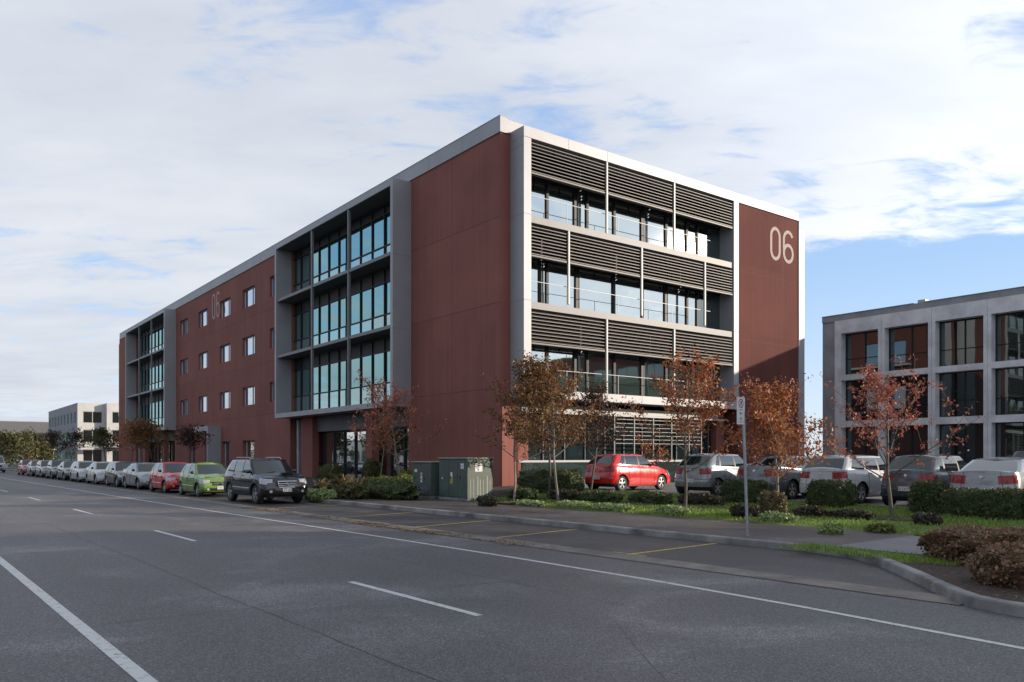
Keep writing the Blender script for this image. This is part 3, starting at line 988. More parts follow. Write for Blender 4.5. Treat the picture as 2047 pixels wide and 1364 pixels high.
    stroke(nf, bw, .20, PN, -.006, close=True)
    nf.build('number', M['numf'], root)

    # ---------------- louvred front
    f = MB()
    f.box(.55, 21.74, -1.0, .0, 16.06, 16.53)
    f.box(.55, .98, -1.0, .0, 4.42, 16.059)
    f.box(15.47, 15.9, -1.0, .0, 4.9, 16.059)
    f.box(.981, 15.469, -1.0, .0, 4.42, 4.82)
    f.box(15.47, 15.9, -1.0, .0, 4.42, 4.899)
    f.box(21.72, 21.75, -1.02, .3, .2, 16.059)
    fo = f.build('front_frame', M['alu'], root, bevel=.008)
    fj = MB()
    for z in FL[1:]:
        fj.box(.547, .98, -1.003, 0, z - .01, z + .01) if False else fj.box(.546, .55, -1.0, 0, z + .0, z + .018)
        fj.box(.55, .98, -1.004, -1.0, z, z + .018)
        fj.box(15.47, 15.9, -1.004, -1.0, z, z + .018)
    fj.box(.55, .98, -1.004, -1.0, 16.06, 16.075)
    fj.box(.546, .55, -1.0, 0, 15.7, 15.715)
    for u in (3.2, 5.7, 8.1, 10.6, 13.0, 15.68, 18.2, 20.2): fj.box(u, u + .014, -1.004, -1.0, 16.06, 16.53); fj.box(u, u + .014, -1.004, -1.0, 4.42, 4.82) if u < 15 else None
    weld(fj, M['aluj'], fo)
    # side box seen past the end
    sb = MB(); sb.box(BW + .0, BW + 1.85, .35, .7, .1, 16.2); sb.box(BW, BW + 1.85, .7, 17, 15.9, 16.2); sb.box(BW, BW + 1.85, 16.7, 17, .1, 15.9)
    sb.build('side_box', M['alu'], root)

    tiers = [(14.58, 16.05), (10.86, 12.28), (6.92, 8.42)]
    tp = [[5.69, 10.55], [3.24, 8.12, 13.01], [5.69, 10.55]]
    wz = [(12.62, 16.0), (8.76, 12.3), (4.82, 8.45)]
    for ti, (z0, z1) in enumerate(tiers):
        l = MB()
        edges = [.98] + tp[ti] + [15.47]
        nb = 9
        for a, b in zip(edges[:-1], edges[1:]):
            for k in range(nb):
                z = z0 + .04 + (z1 - z0 - .05) * k / nb
                # tilted blade
                y0, y1 = -.93, -.76
                l.add([(a + .05, y0, z), (b - .05, y0, z), (b - .05, y1, z + .095), (a + .05, y1, z + .095),
                       (a + .05, y0, z + .03), (b - .05, y0, z + .03), (b - .05, y1, z + .125), (a + .05, y1, z + .125)],
                      [(0, 1, 2, 3), (4, 7, 6, 5), (0, 4, 5, 1), (2, 6, 7, 3), (0, 3, 7, 4), (1, 5, 6, 2)])
        lo_ = l.build('louvre_screen', M['louver'], root)
        bk = MB(); bk.box(.985, 15.465, -.06, .018, z0 + .02, z1 + .02); bk.build('louvre_backing', M['dark'], lo_)
        br = MB(); br.box(.98, 15.42, -.95, -.72, z0 - .07, z0 + .0)
        br.build('louvre_rail', M['louver'], lo_)
        ib = MB()
        for a, b in zip(edges[:-1], edges[1:]):
            for k in (1, 2):
                u = a + (b - a) * k / 3; ib.box(u - .02, u + .02, -.755, -.70, z0, z1)
        ib.build('louvre_stay', M['dark'], lo_)
        for u in tp[ti]:
            q = MB(); q.box(u - .045, u + .045, -1.0, -.9, (z0 - 2.0 if ti < 2 else 4.82), z1); q.build('bay_post', M['white'], root)
        # glazing
        g0, g1 = wz[ti]
        gp = MB(); gp.box(.98, 15.47, .02, .04, g0 - .02, g1 + .05); go = gp.build('front_glazing', M['glassf'], root)
        m_ = MB(); ml = MB()
        us = [1.6, 2.7, 4.5, 5.25, 7.1, 9.15, 10.95, 12.6, 13.5] if ti != 1 else [2.27, 2.7, 4.6, 7.05, 9.15, 10.95, 12.65, 13.5]
        for k, u in enumerate(us):
            wd = .10 if k in (2, 5) else .045
            m_.box(u - wd, u + wd, -.06, .015, g0, g1)
            ml.box(u + wd + .002, u + wd + .028, -.08, -.02, g0, g0 + 2.1)
        for zz in (g0 + .0, g0 + 2.9): m_.box(.98, 15.47, -.045, .012, zz, zz + .07)
        m_.build('mullion', M['dark'], go)
        ml.build('mullion_cap', M['louver'], go)
        hr = MB(); hr.box(.98, 13.6, -.85, -.825, g0 + .93, g0 + .955)
        for u in (3.24, 6.6, 10.55): hr.box(u - .01, u + .01, -.84, -.82, g0, g0 + .93)
        hr.build('handrail', M['white'], root)
        if ti == 2:
            sp = MB(); sp.box(.98, 13.6, .005, .018, g0, g0 + .93); sp.build('spandrel', M['spandrel'], go)
        if ti < 2:
            s = MB(); s.box(.981, 15.3, -.98, .0, g0 - .33, g0 - .02); s.build('balcony_slab', M['slab'], root)
        c_ = MB(); c_.box(13.62, 15.46, -.02, .0, g0, g1); c_.build('side_wall_reflection', M['glassc'], root)  # darker glass, the side wall's reflection put into its colour
    # ground floor front: sheltered glazing, white lintel, sunshade fins, low spandrels
    gp = MB(); gp.box(1.2, 15.46, .42, .44, .2, 4.2); go = gp.build('front_glazing', M['glassd'], root)
    m_ = MB()
    for k in range(11): m_.box(1.4 + k * 1.35, 1.46 + k * 1.35, .34, .415, .3, 4.1)
    m_.build('mullion', M['soffit'], go)
    sp = MB(); sp.box(1.2, 15.2, -.03, -.01, .25, 1.50); sp.build('spandrel', M['spandrel'], root)
    ls = MB(); ls.box(1.0, 15.3, -.06, .0, 1.501, 1.60); ls.box(1.0, 15.3, -.5, -.1, 3.78, 3.86); ls.box(1.0, 15.3, -.05, .0, 3.9, 4.2); ls.build('white_ledge', M['white'], root)
    fn = MB()
    for k in range(7):
        z = 2.42 + k * .2
        fn.box(6.6, 13.2, -.55, -.40, z, z + .035)
    for u in (6.6, 8.0, 9.4, 10.8, 12.2, 13.2): fn.box(u - .03, u + .03, -.58, -.54, .3 if u < 7 else 1.6, 3.78)
    fn.build('sunshade_fin', M['slab'], root)
    cl = MB(); cl.box(.05, .75, -.05, -.001, -.1, 4.4); cl.build('corner_column', M['red'], root)
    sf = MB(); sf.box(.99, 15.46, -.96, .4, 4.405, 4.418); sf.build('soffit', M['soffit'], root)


main_building()


# ------------------------------------------------------------------ concrete office block (right)
def right_building():
    U, V1, V0, D = 33.0, 4.38, -16.6, 20
    root = thing('concrete_office_block', 'three storey grey concrete office block with deep square window openings', 'building', (BC[0], BC[1], 0), BA)
    P = lambda a, z, d: (U + d, a, z)
    rows = [(.35, 3.92), (4.38, 7.33), (7.73, 10.76)]
    right = [.07 - 3.44 * k for k in range(5)]
    holes = []
    for k, r in enumerate(right):
        l = r + 2.98 - (.2 if k == 0 else 0)
        for z in rows: holes.append((r, l, z[0], z[1]))
    w = MB()
    facade(w, V0, 3.35, -.1, 11.72, holes, P, .9)
    wo_ = w.build('wall', M['conc'], root)
    e = MB()
    e.box(U + .1, U + D, 3.351, V1, -.1, 11.72)
    e.box(U + .9, U + D, V0, V0 + .4, -.1, 11.7); e.box(U + D - .4, U + D, V0 + .4, 3.35, -.1, 11.7)
    e.build('end_wall', M['concd'], root)
    j = MB()
    for r in right:
        j.box(U - .004, U, r - .23 - .008, r - .23 + .008, .2, 11.7)
    for z in (3.92, 4.38, 7.33, 7.73): pass
    for z in (4.15, 7.53):
        j.box(U + .08, U + .096, 3.36, V1, z, z + .015)
    for z in (9.9,): j.box(U + .094, U + .099, 3.36, V1, z, z + .015)
    weld(j, M['aluj'], wo_)
    p = MB()
    p.box(U + .02, U + D, V0, V1, 11.721, 12.14)
    p.box(U - .02, U + .5, V0, -3.1, 12.141, 12.19); p.box(U - .02, U + .5, -2.4, V1, 12.141, 12.19)
    p.build('parapet', M['concd'], root)
    for k, r in enumerate(right):
        l = r + 2.98 - (.2 if k == 0 else 0)
        for ri, z in enumerate(rows):
            f = MB(); ring_frame(f, r, l, z[0], z[1], .06, P, .62, .72)
            mid = r + (l - r) * .46
            pbox(f, mid - .035, mid + .035, z[0] + .06, z[1] - .06, .63, .72, P)
            zz = z[0] + (z[1] - z[0]) * (.36 if k != 0 else .38)
            pbox(f, r + .06, mid - .036, zz, zz + .05, .64, .72, P); pbox(f, mid + .036, l - .06, zz, zz + .05, .64, .72, P)
            fo = f.build('window', M['dark'], root)
            g_ = MB(); pbox(g_, r + .03, l - .03, z[0] + .03, z[1] - .03, .70, .712, P); g_.build('pane', M['glassc'], fo)
    # small white rooftop vent
    v = MB(); v.box(U + .6, U + 1.2, -2.9, -2.4, 12.141, 12.45); v.build('roof_vent', M['white'], root)


right_building()


# ------------------------------------------------------------------ far buildings
def plain_block(name, label, u0, u1, v0, v1, h, wm, rows, pitch, gap, side_rows=True, roofm='roof', frames='white', z0=0, glass='glassf', dark='greyr'):
    """block in the building frame, windows on the front (v0) and on the u0 and u1 faces"""
    root = thing(name, label, 'building', BP(u0, v0, 0), BA)
    w, d = u1 - u0, v1 - v0
    hf = []; hs = []
    k = pitch * .5 - gap * .5
    a = gap
    while a + pitch - gap < w:
        for (z_0, z_1) in rows: hf.append((a, a + pitch - gap, z_0, z_1))
        a += pitch
    a = gap
    while a + pitch - gap < d:
        for (z_0, z_1) in rows: hs.append((a, a + pitch - gap, z_0, z_1))
        a += pitch
    m = MB()
    facade(m, 0, w, -.1, h, hf, lambda a, z, dd: (a, dd, z), .3)
    facade(m, .3, d, -.1, h, hs, lambda a, z, dd: (dd, a, z), .3)
    facade(m, .3, d, -.1, h, hs, lambda a, z, dd: (w - dd, a, z), .3)
    m.box(.3, w - .3, d - .3, d, -.1, h)
    m.build('wall', M[wm], root)
    r = MB(); r.box(.3, w - .3, .3, d - .3, h - .3, h - .15); r.box(-.05, w + .05, -.05, d + .05, h, h + .18); r.build('roof', M[roofm], root)
    for hh, P in ((hf, lambda a, z, dd: (a, dd, z)), (hs, lambda a, z, dd: (dd, a, z)), (hs, lambda a, z, dd: (w - dd, a, z))):
        for x in hh:
            f = MB(); ring_frame(f, x[0], x[1], x[2], x[3], .1, P, .1, .2)
            pbox(f, (x[0] + x[1]) / 2 - .05, (x[0] + x[1]) / 2 + .05, x[2] + .1, x[3] - .1, .11, .2, P)
            fo = f.build('window', M[frames], root)
            g_ = MB(); pbox(g_, x[0] + .05, x[1] - .05, x[2] + .05, x[3] - .05, .17, .19, P); g_.build('pane', M[glass], fo)
    return root


def far_left_building():
    # cream three storey block at the far end of the street
    u0, v0 = 4.44, 139.9
    root = thing('cream_office_block', 'cream three storey office block at the far end of the street', 'building', BP(u0, v0, 0), BA)
    rows = [(.8, 3.0), (4.55, 6.95), (8.2, 10.4)]
    PFf = lambda a, z, d: (a, d, z)
    PLf = lambda a, z, d: (d, a, z)
    w = MB()
    hf = [(.9, 4.2, z0, z1) for z0, z1 in rows[1:]] + [(.9, 4.2, .3, 3.2)]
    facade(w, 0, 4.7, -.1, 12, hf, PFf, .3)
    hf2 = [(5.6, 12.0, z0, z1) for z0, z1 in rows]
    facade(w, 4.7, 22, -.1, 12, hf2, lambda a, z, d: (a, d - 1.6, z), .3)
    w.box(4.7, 5.0, -1.3, 0, -.1, 12)
    w.build('wall', M['cream'], root)
    s = MB()
    hs = []
    for k in range(9):
        hs.append((2 + k * 4.1, 4.2 + k * 4.1, 8.2, 10.4))
    hs.append((1.5, 36, 4.6, 6.6)); hs.append((1.5, 36, .6, 3.3))
    facade(s, .3, 38, -.1, 11.98, hs, PLf, .3)
    s.build('side_wall', M['greyr'], root)  # face away from the sun: its shade is put into a darker grey
    for (x, P) in [(h, PFf) for h in hf] + [(h, lambda a, z, d: (a, d - 1.6, z)) for h in hf2] + [(h, PLf) for h in hs]:
        f = MB(); ring_frame(f, x[0], x[1], x[2], x[3], .1, P, .1, .2)
        n = max(1, int((x[1] - x[0]) / 1.6))
        for i in range(1, n):
            c = x[0] + (x[1] - x[0]) * i / n; pbox(f, c - .06, c + .06, x[2] + .1, x[3] - .1, .11, .2, P)
        fo = f.build('window', M['white'], root)
        g_ = MB(); pbox(g_, x[0] + .05, x[1] - .05, x[2] + .05, x[3] - .05, .17, .19, P); g_.build('pane', M['glass'], fo)
    r = MB(); r.box(.3, 21.7, .3, 37.7, 11.6, 11.8); r.box(21.7, 22, 0, 38, -.1, 12); r.box(.3, 21.7, 37.7, 38, -.1, 12); r.build('roof', M['roof'], root)
    aw = MB(); aw.box(-.6, 0, -1.0, 0, 3.3, 3.6); aw.box(-.6, 22, -3.2, -1.6, 3.5, 3.75); aw.build('awning', M['alu'], root)


far_left_building()
plain_block('long_grey_office', 'long low grey office closing the far left end of the street', -75, 22, 215, 235, 11.0, 'concx', [(1.0, 3.4), (5.0, 8.2)], 4.2, .6, glass='glass')


def brick_house():
    root = thing('brick_kiosk', 'small brick pavilion with pale pitched roof beside the cream block', 'house', BP(-3.9, 138, 0), BA)
    root.scale = (.62, .62, .85)
    w = MB(); facade(w, 0, 7, -.1, 3.6, [(2.2, 3.3, .2, 2.9), (4.2, 5.4, .2, 2.9)], lambda a, z, d: (a, d, z), .25); w.box(0, .25, .25, 6, -.1, 3.6); w.box(6.75, 7, .25, 6, -.1, 3.6); w.box(.25, 6.75, 5.75, 6, -.1, 3.6)
    w.build('wall', M['brick'], root)
    r = MB(); r.add([(-.6, -.6, 3.6), (7.6, -.6, 3.6), (7.6, 6.6, 3.6), (-.6, 6.6, 3.6), (2.5, 3, 6.0), (4.5, 3, 6.0)], [(0, 1, 5, 4), (1, 2, 5), (2, 3, 4, 5), (3, 0, 4), (0, 3, 2, 1)])
    r.build('roof', M['tileroof'], root)
    for x in (.1, 2.0, 3.8, 5.6, 6.6):
        q = MB(); q.box(x, x + .25, -.5, -.25, 0, 3.59); q.build('column', M['whiter'], root)
    g_ = MB(); g_.box(2.2, 5.4, .2, .22, .2, 2.9); g_.build('window', M['glassc'], root)


brick_house()
# buildings across the road (mirrored in the shopfronts) and to the right of the picture; one more is added later to shade the road
plain_block('white_showroom', 'low white rendered showroom across the road', -52, -36, 62, 120, 4.3, 'whiter', [(.6, 2.8)], 4.4, 1.1)
plain_block('cream_warehouse', 'cream warehouse further along across the road', -50, -34, 128, 190, 8.5, 'cream', [(1.0, 3.0), (4.6, 7.0)], 5.2, 1.6)


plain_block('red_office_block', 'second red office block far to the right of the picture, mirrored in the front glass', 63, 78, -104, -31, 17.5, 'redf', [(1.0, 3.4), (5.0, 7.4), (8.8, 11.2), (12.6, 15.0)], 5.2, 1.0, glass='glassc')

# ------------------------------------------------------------------ cars
def lerp(a, b, t): return a + (b - a) * t


def prof_at(pl, x):
    if x <= pl[0][0]: return pl[0][1]
    for a, b in zip(pl[:-1], pl[1:]):
        if x <= b[0]:
            t = (x - a[0]) / (b[0] - a[0]); t2 = t * t * (3 - 2 * t)
            return lerp(a[1], b[1], lerp(t, t2, .5))
    return pl[-1][1]


SPEC = {
    'hatch': dict(L=3.78, W=1.69, H=1.51, fo=.74, wb=2.46, r=.30, sill=.20, cr=.05,
                  deck=[(0, .70), (.12, .76), (.5, .86), (.95, .97), (1.4, 1.0), (3.0, 1.04), (3.55, 1.05), (3.78, 1.0)],
                  qa=.86, qb=1.62, qc=3.22, qd=3.70, st=[(.92, 1.62, 'p'), (1.10, 1.68, 'g'), (2.02, 2.02, 'p'), (2.10, 2.09, 'g'), (2.95, 2.84, 'p'), (3.05, 2.90, 'g'), (3.32, 3.0, 'p'), (3.62, 3.14, 'p')], wr=.66, rearglass=.5),
    'smallhatch': dict(L=3.90, W=1.69, H=1.48, fo=.78, wb=2.48, r=.31, sill=.20, cr=.05,
                  deck=[(0, .68), (.12, .75), (.5, .84), (1.0, .95), (1.45, .99), (3.0, 1.05), (3.6, 1.07), (3.90, 1.0)],
                  qa=.98, qb=1.80, qc=3.42, qd=3.82, st=[(1.04, 1.80, 'p'), (1.22, 1.86, 'g'), (2.15, 2.15, 'p'), (2.23, 2.22, 'g'), (3.0, 2.92, 'p'), (3.08, 2.98, 'g'), (3.40, 3.12, 'p'), (3.74, 3.34, 'p')], wr=.67, rearglass=.5),
    'sedan': dict(L=4.50, W=1.74, H=1.45, fo=.88, wb=2.62, r=.315, sill=.19, cr=.05,
                  deck=[(0, .66), (.15, .73), (.6, .83), (1.1, .93), (1.5, .96), (3.3, 1.02), (3.9, 1.06), (4.36, 1.07), (4.50, .98)],
                  qa=1.12, qb=1.95, qc=3.15, qd=3.98, st=[(1.18, 1.95, 'p'), (1.38, 2.0, 'g'), (2.28, 2.28, 'p'), (2.36, 2.35, 'g'), (3.14, 2.98, 'p'), (3.20, 3.02, 'g'), (3.46, 3.10, 'p'), (3.90, 3.14, 'p')], wr=.64, rearglass=.9),
    'wagon': dict(L=4.42, W=1.73, H=1.48, fo=.86, wb=2.60, r=.315, sill=.19, cr=.05,
                  deck=[(0, .66), (.15, .73), (.6, .83), (1.1, .93), (1.5, .97), (3.3, 1.03), (4.2, 1.06), (4.42, 1.0)],
                  qa=1.10, qb=1.92, qc=3.90, qd=4.34, st=[(1.16, 1.92, 'p'), (1.36, 1.97, 'g'), (2.28, 2.28, 'p'), (2.36, 2.35, 'g'), (3.12, 3.06, 'p'), (3.20, 3.13, 'g'), (3.98, 3.66, 'p'), (4.26, 3.84, 'p')], wr=.66, rearglass=.5),
    'suv': dict(L=4.64, W=1.85, H=1.70, fo=.90, wb=2.71, r=.365, sill=.30, cr=.05,
                deck=[(0, .88), (.10, .95), (.5, 1.03), (1.0, 1.11), (1.5, 1.13), (3.3, 1.17), (4.3, 1.20), (4.64, 1.12)],
                qa=1.10, qb=1.80, qc=4.05, qd=4.52, st=[(1.16, 1.80, 'p'), (1.36, 1.86, 'g'), (2.28, 2.26, 'p'), (2.36, 2.33, 'g'), (3.22, 3.14, 'p'), (3.32, 3.22, 'g'), (4.06, 3.78, 'p'), (4.42, 3.96, 'p')], wr=.70, rearglass=.5),
}
SPEC['van'] = dict(L=4.9, W=1.80, H=1.95, fo=.85, wb=2.9, r=.33, sill=.25, cr=.05,
                   deck=[(0, .85), (.10, .95), (.4, 1.05), (.8, 1.12), (1.5, 1.14), (4.7, 1.16), (4.9, 1.1)],
                   qa=.55, qb=1.25, qc=4.60, qd=4.82, st=[(.60, 1.25, 'p'), (.80, 1.32, 'g'), (1.75, 1.75, 'p'), (1.9, 1.9, 'p'), (3.0, 3.0, 'p'), (3.1, 3.1, 'p'), (4.5, 4.4, 'p'), (4.75, 4.54, 'p')], wr=.78, rearglass=.5)


def make_car(name, kind, label, cat, pm, pos, ang, group=None, far=False, plate=True, cladding=False, rails=False, spokes=5, grille_chrome=False, marks=False):
    sp = SPEC[kind]
    L, Wd, H, fo, wb, r, sill = [sp[k] for k in ('L', 'W', 'H', 'fo', 'wb', 'r', 'sill')]
    root = thing(name, label, cat, pos, ang, group)
    hw = Wd / 2
    X = lambda q: L / 2 - q
    deck = sp['deck']
    qf, qr = fo, fo + wb
    RA_ = r + .055

    def zbot(q, side):
        z = sill + (.03 if q < .3 or q > L - .3 else 0)
        if side:
            for c in (qf, qr):
                d = abs(q - c)
                if d < RA_: z = max(z, r + math.sqrt(max(0, RA_ * RA_ - d * d)))
        return z
    # ---- body shell
    T = [0, .05, .12, .22, .34, .46, .57, .67, .76, .84, .91, .96, 1]
    cq, cy = .30, .26
    bulge = .10
    sideq = []
    for c in (qf, qr):
        for k in range(13):
            sideq.append(c - (RA_ + .001) * math.cos(math.pi * k / 12))
    sideq += [lerp(qf + RA_, qr - RA_, k / 6) for k in range(1, 6)]
    sideq = sorted(sideq)
    lo, hi = bulge + cq + .02, L - bulge * .8 - cq - .02
    sideq = [q for q in sideq if lo < q < hi]
    NF, NC = 7, 6

    def wf(zr):   # width factor by relative height
        return prof_at([(0, .955), (.12, .985), (.35, 1.0), (.6, 1.0), (.8, .975), (1.0, .915)], zr)

    def ff(zr):   # nose set-back
        return prof_at([(0, .11), (.15, .03), (.35, 0), (.55, .015), (.75, .05), (.92, .11), (1, .17)], zr)

    def rf_(zr):
        return prof_at([(0, .10), (.15, .02), (.35, 0), (.5, .01), (.6, .05), (.8, .06), (1, .10)], zr)
    loop = []  # (segment, param)
    for k in range(NF): loop.append(('f', k / (NF - 1)))
    for k in range(1, NC + 1): loop.append(('cf', k / NC))
    for q in sideq: loop.append(('s', q))
    for k in range(NC): loop.append(('cr', k / NC))
    for k in range(NF): loop.append(('r', 1 - k / (NF - 1)))

    def pt(seg, pr, t):
        # iterate once for z
        z = lerp(sill, prof_at(deck, .3 if seg in ('f', 'cf') else (L - .3 if seg in ('r', 'cr') else pr)), t)
        for _ in range(3):
            qg = {'f': .05, 'r': L - .05}.get(seg, None)
            if seg == 'f': qq = 0
            zr = (z - sill) / max(.01, (prof_at(deck, q_) if _ else .9) - sill) if _ else t
            w = hw * wf(zr); a = ff(zr); b = rf_(zr)
            if seg == 'f':
                y = pr * (w - cy); q_ = a + bulge * (y / w) ** 2
            elif seg == 'cf':
                th = pr * math.pi / 2; y0 = w - cy; q0 = a + bulge * (y0 / w) ** 2
                y = y0 + cy * math.sin(th) ** .9; q_ = q0 + cq * (1 - math.cos(th))
            elif seg == 's':
                q_ = pr; y = w
                # gentle plan taper to the ends
                y -= .03 * max(0, 1 - (pr - .4) / .9) ** 2 + .05 * max(0, 1 - (L - .4 - pr) / 1.1) ** 2
                y = y
            elif seg == 'cr':
                th = (1 - pr) * math.pi / 2; y0 = w - cy - .03; q0 = L - b - bulge * .7 * (y0 / w) ** 2
                y = y0 + (cy - .02) * math.sin(th) ** .9; q_ = q0 - cq * (1 - math.cos(th))
            else:
                y = pr * (w - cy - .03); q_ = L - b - bulge * .7 * (y / w) ** 2
            zt = prof_at(deck, q_); zb_ = zbot(q_, seg == 's')
            z = lerp(zb_, zt, t)
        return Vector((X(q_), y, z))
    G = [[pt(s_, p_, t) for (s_, p_) in loop] for t in T]
    nk = len(loop)
    cls = {}

    def addf(c, f): cls.setdefault(c, []).append(f)
    for j in range(len(T) - 1):
        for k in range(nk - 1):
            f = [G[j][k], G[j][k + 1], G[j + 1][k + 1], G[j + 1][k]]
            c0 = sum(f, Vector()) / 4
            tm = (T[j] + T[j + 1]) / 2
            seg = loop[k][0]; seg2 = loop[k + 1][0]
            q_ = L / 2 - c0.x
            c = 'body'
            y = abs(c0.y) / hw
            if ((seg == 'f' and loop[k][1] > .74) or (seg == 'cf' and loop[k][1] < .9)) and (.70 if y > .8 else .76) < tm < .95: c = 'headlight'
            elif seg in ('f',) and .57 < tm < .84 and y < .50: c = 'grille'
            elif seg in ('f',) and .12 < tm < .34 and y < .62: c = 'intake'
            elif ((seg == 'r' and seg2 == 'r' and loop[k + 1][1] > .6) or (seg == 'cr' and loop[k][1] >= .3) or (seg == 'r' and seg2 == 'cr')) and .70 < tm < .92: c = 'tail_light'
            elif cladding and tm < .22: c = 'cladding'
            elif seg in ('r', 'cr') and tm < .10: c = 'rear_valance'
            elif seg == 's' and loop[k + 1][0] == 's' and tm > .04:
                pass
            addf(c, f)
    # deck
    K = 4
    for k in range(nk - 1):
        for m in range(K):
            def dp(kk, mm):
                b = G[-1][kk]; u = 1 - mm / K
                return Vector((b.x, b.y * u, b.z + sp['cr'] * (1 - u * u) * .9))
            f = [dp(k, m), dp(k + 1, m), dp(k + 1, m + 1), dp(k, m + 1)]
            addf('hood' if (L / 2 - f[0].x) < sp['qa'] + .3 and (L / 2 - f[0].x) > .2 else 'body', f)
    # ---- cabin
    st = sp['st']; qa, qb, qc, qd = sp['qa'], sp['qb'], sp['qc'], sp['qd']
    wb_, wr = hw * .895, hw * sp['wr'] * 1.08
    lp = []
    NW = 6
    for k in range(NW): lp.append(('w', k / (NW - 1)))
    for k in range(1, 4): lp.append(('wc', k / 3))
    for i, s_ in enumerate(st[1:-1]): lp.append(('s', i + 1))
    for k in range(3): lp.append(('rc', k / 3))
    for k in range(NW): lp.append(('r', 1 - k / (NW - 1)))

    def ring(base):
        w = wb_ if base else wr
        a, b = (qa, qd) if base else (qb, qc)
        zf = lambda q: (prof_at(deck, q) - .03) if base else H - sp['cr'] - .035 * ((q - qb) / (qc - qb) - .35) ** 2 * 2
        bl = .16 if base else .12
        out = []
        s0 = st[0][0 if base else 1] + (.12 if base else .1); s1 = st[-1][0 if base else 1] - (.04 if base else .02)
        for (seg, p_) in lp:
            if seg == 'w': y = p_ * (w - .07); q = a - (bl * .5) + bl * (y / w) ** 2
            elif seg == 'wc':
                th = p_ * math.pi / 2; y = w - .07 + .07 * math.sin(th); q = lerp(a - bl * .5 + bl * .9, s0, 1 - math.cos(th))
            elif seg == 's':
                q = st[p_][0 if base else 1]; y = w * (1 - (.0 if q < (a + b) / 2 else .05 * ((q - (a + b) / 2) / ((b - a) / 2)) ** 2))
            elif seg == 'rc':
                th = (1 - p_) * math.pi / 2; y = w * .93 - .08 + .08 * math.sin(th); q = lerp(b - .05, s1 - .02, 1 - math.cos(th))
            else: y = p_ * (w * .93 - .08); q = b - .05 * (y / w) ** 2
            out.append((q, y, zf(q)))
        return out
    A, B = ring(True), ring(False)
    TT = [0, .07, .3, .55, .80, .93, 1]
    CG = []
    for t in TT:
        row = []
        for a, b in zip(A, B):
            bw = .035 * math.sin(math.pi * t)
            row.append(Vector((X(lerp(a[0], b[0], t)), lerp(a[1], b[1], t) * (1 + bw), lerp(a[2], b[2], t))))
        CG.append(row)
    CF = {}
    for j in range(len(TT) - 1):
        tm = (TT[j] + TT[j + 1]) / 2
        for k in range(len(lp) - 1):
            f = [CG[j][k], CG[j][k + 1], CG[j + 1][k + 1], CG[j + 1][k]]
            a, b = lp[k], lp[k + 1]
            c = 'cabin'
            if .07 < tm < .93:
                if a[0] == 'w' and b[0] == 'w': c = 'windscreen'
                elif a[0] == 's' and st[a[1]][2] == 'g': c = 'side_window'
                elif a[0] == 's' and 0 < a[1] < len(st) - 1 and st[a[1]][2] == 'p' and st[a[1] - 1][2] == 'g' and (a[1] + 1 < len(st) and st[a[1] + 1][2] == 'g'): c = 'door_pillar'
                elif b[0] == 'r' and a[0] == 'r': c = 'rear_window' if kind != 'van' else 'rear_window'
            CF.setdefault(c, []).append(f)
    K2 = 4
    for k in range(len(lp) - 1):
        for m in range(K2):
            def rp(kk, mm):
                b = CG[-1][kk]; u = 1 - mm / K2
                return Vector((b.x, b.y * u, b.z + sp['cr'] * (1 - u ** 2.2)))
            CF.setdefault('roof', []).append([rp(k, m), rp(k + 1, m), rp(k + 1, m + 1), rp(k, m + 1)])

    def emit(nm, faces, m, off=0, sides=(1, -1), parent=root, sm=38):
        mb = MB()
        for sgn in sides:
            for f in faces:
                vs = [Vector((v.x, v.y * sgn, v.z)) for v in f]
                if sgn < 0: vs = vs[::-1]
                if off:
                    nrm = (vs[2] - vs[0]).cross(vs[3] - vs[1])
                    if nrm.length > 0:
                        nrm.normalize(); c0 = sum(vs, Vector()) / 4
                        if nrm.dot(c0 - Vector((0, 0, .6))) < 0: nrm = -nrm
                        vs = [v + nrm * off for v in vs]
                mb.add(vs, [(0, 1, 2, 3)])
        return mb.build(nm, m, parent, smooth=sm)
    body = emit('body', cls['body'] + cls.get('hood', []), pm)
    emit('cabin', CF['cabin'] + CF['roof'], pm)
    emit('windscreen', CF['windscreen'], M['cglass'])
    emit('side_window', CF['side_window'], M['cglass'], sides=(1,)); emit('side_window', CF['side_window'], M['cglass'], sides=(-1,))
    emit('rear_window', CF['rear_window'], M['cglass'])
    if 'door_pillar' in CF: emit('door_pillar', CF['door_pillar'], M['black'])
    for sgn in (1, -1):
        emit('headlight', cls['headlight'], M['lamp'], sides=(sgn,))
        emit('tail_light', cls['tail_light'], M['tail'], sides=(sgn,))
    gr = emit('grille', cls['grille'], M['black'])
    emit('air_intake', cls['intake'], M['black'])
    if 'rear_valance' in cls: emit('rear_valance', cls['rear_valance'], M['black'])
    if cladding: emit('bumper_cladding', cls['cladding'], M['black'] if cladding == 'black' else M['galv'])
    if not far or grille_chrome:
        gb = MB()
        zg = lerp(sill, prof_at(deck, .05), .70)
        fr = X(ff(.6)) + .012
        if grille_chrome:
            pts = [(-.36, .12), (.36, .12), (.30, -.10), (-.30, -.10), (-.36, .12)]
            gb.tube([(fr - .10 * (y / hw) ** 2 * 1.0 - .01, y, zg + z) for y, z in pts], .022, 6)
            for z in (.04, -.03): gb.tube([(fr - .02 - .10 * (y / hw) ** 2, y, zg + z) for y in (-.33, 0, .33)], .012, 5)
        else:
            gb.tube([(fr - .03 - .10 * (y / hw) ** 2, y, zg + .03) for y in (-.30, -.15, 0, .15, .30)], .014, 5)
        gb.lathe([(.0, .0), (.055, .0), (.06, .012), (.0, .02)], 'y', 14)
        for i in range(len(gb.v) - 56, len(gb.v)):
            x, y, z = gb.v[i]; gb.v[i] = (fr - .01 + y, x, zg + .02 + z)
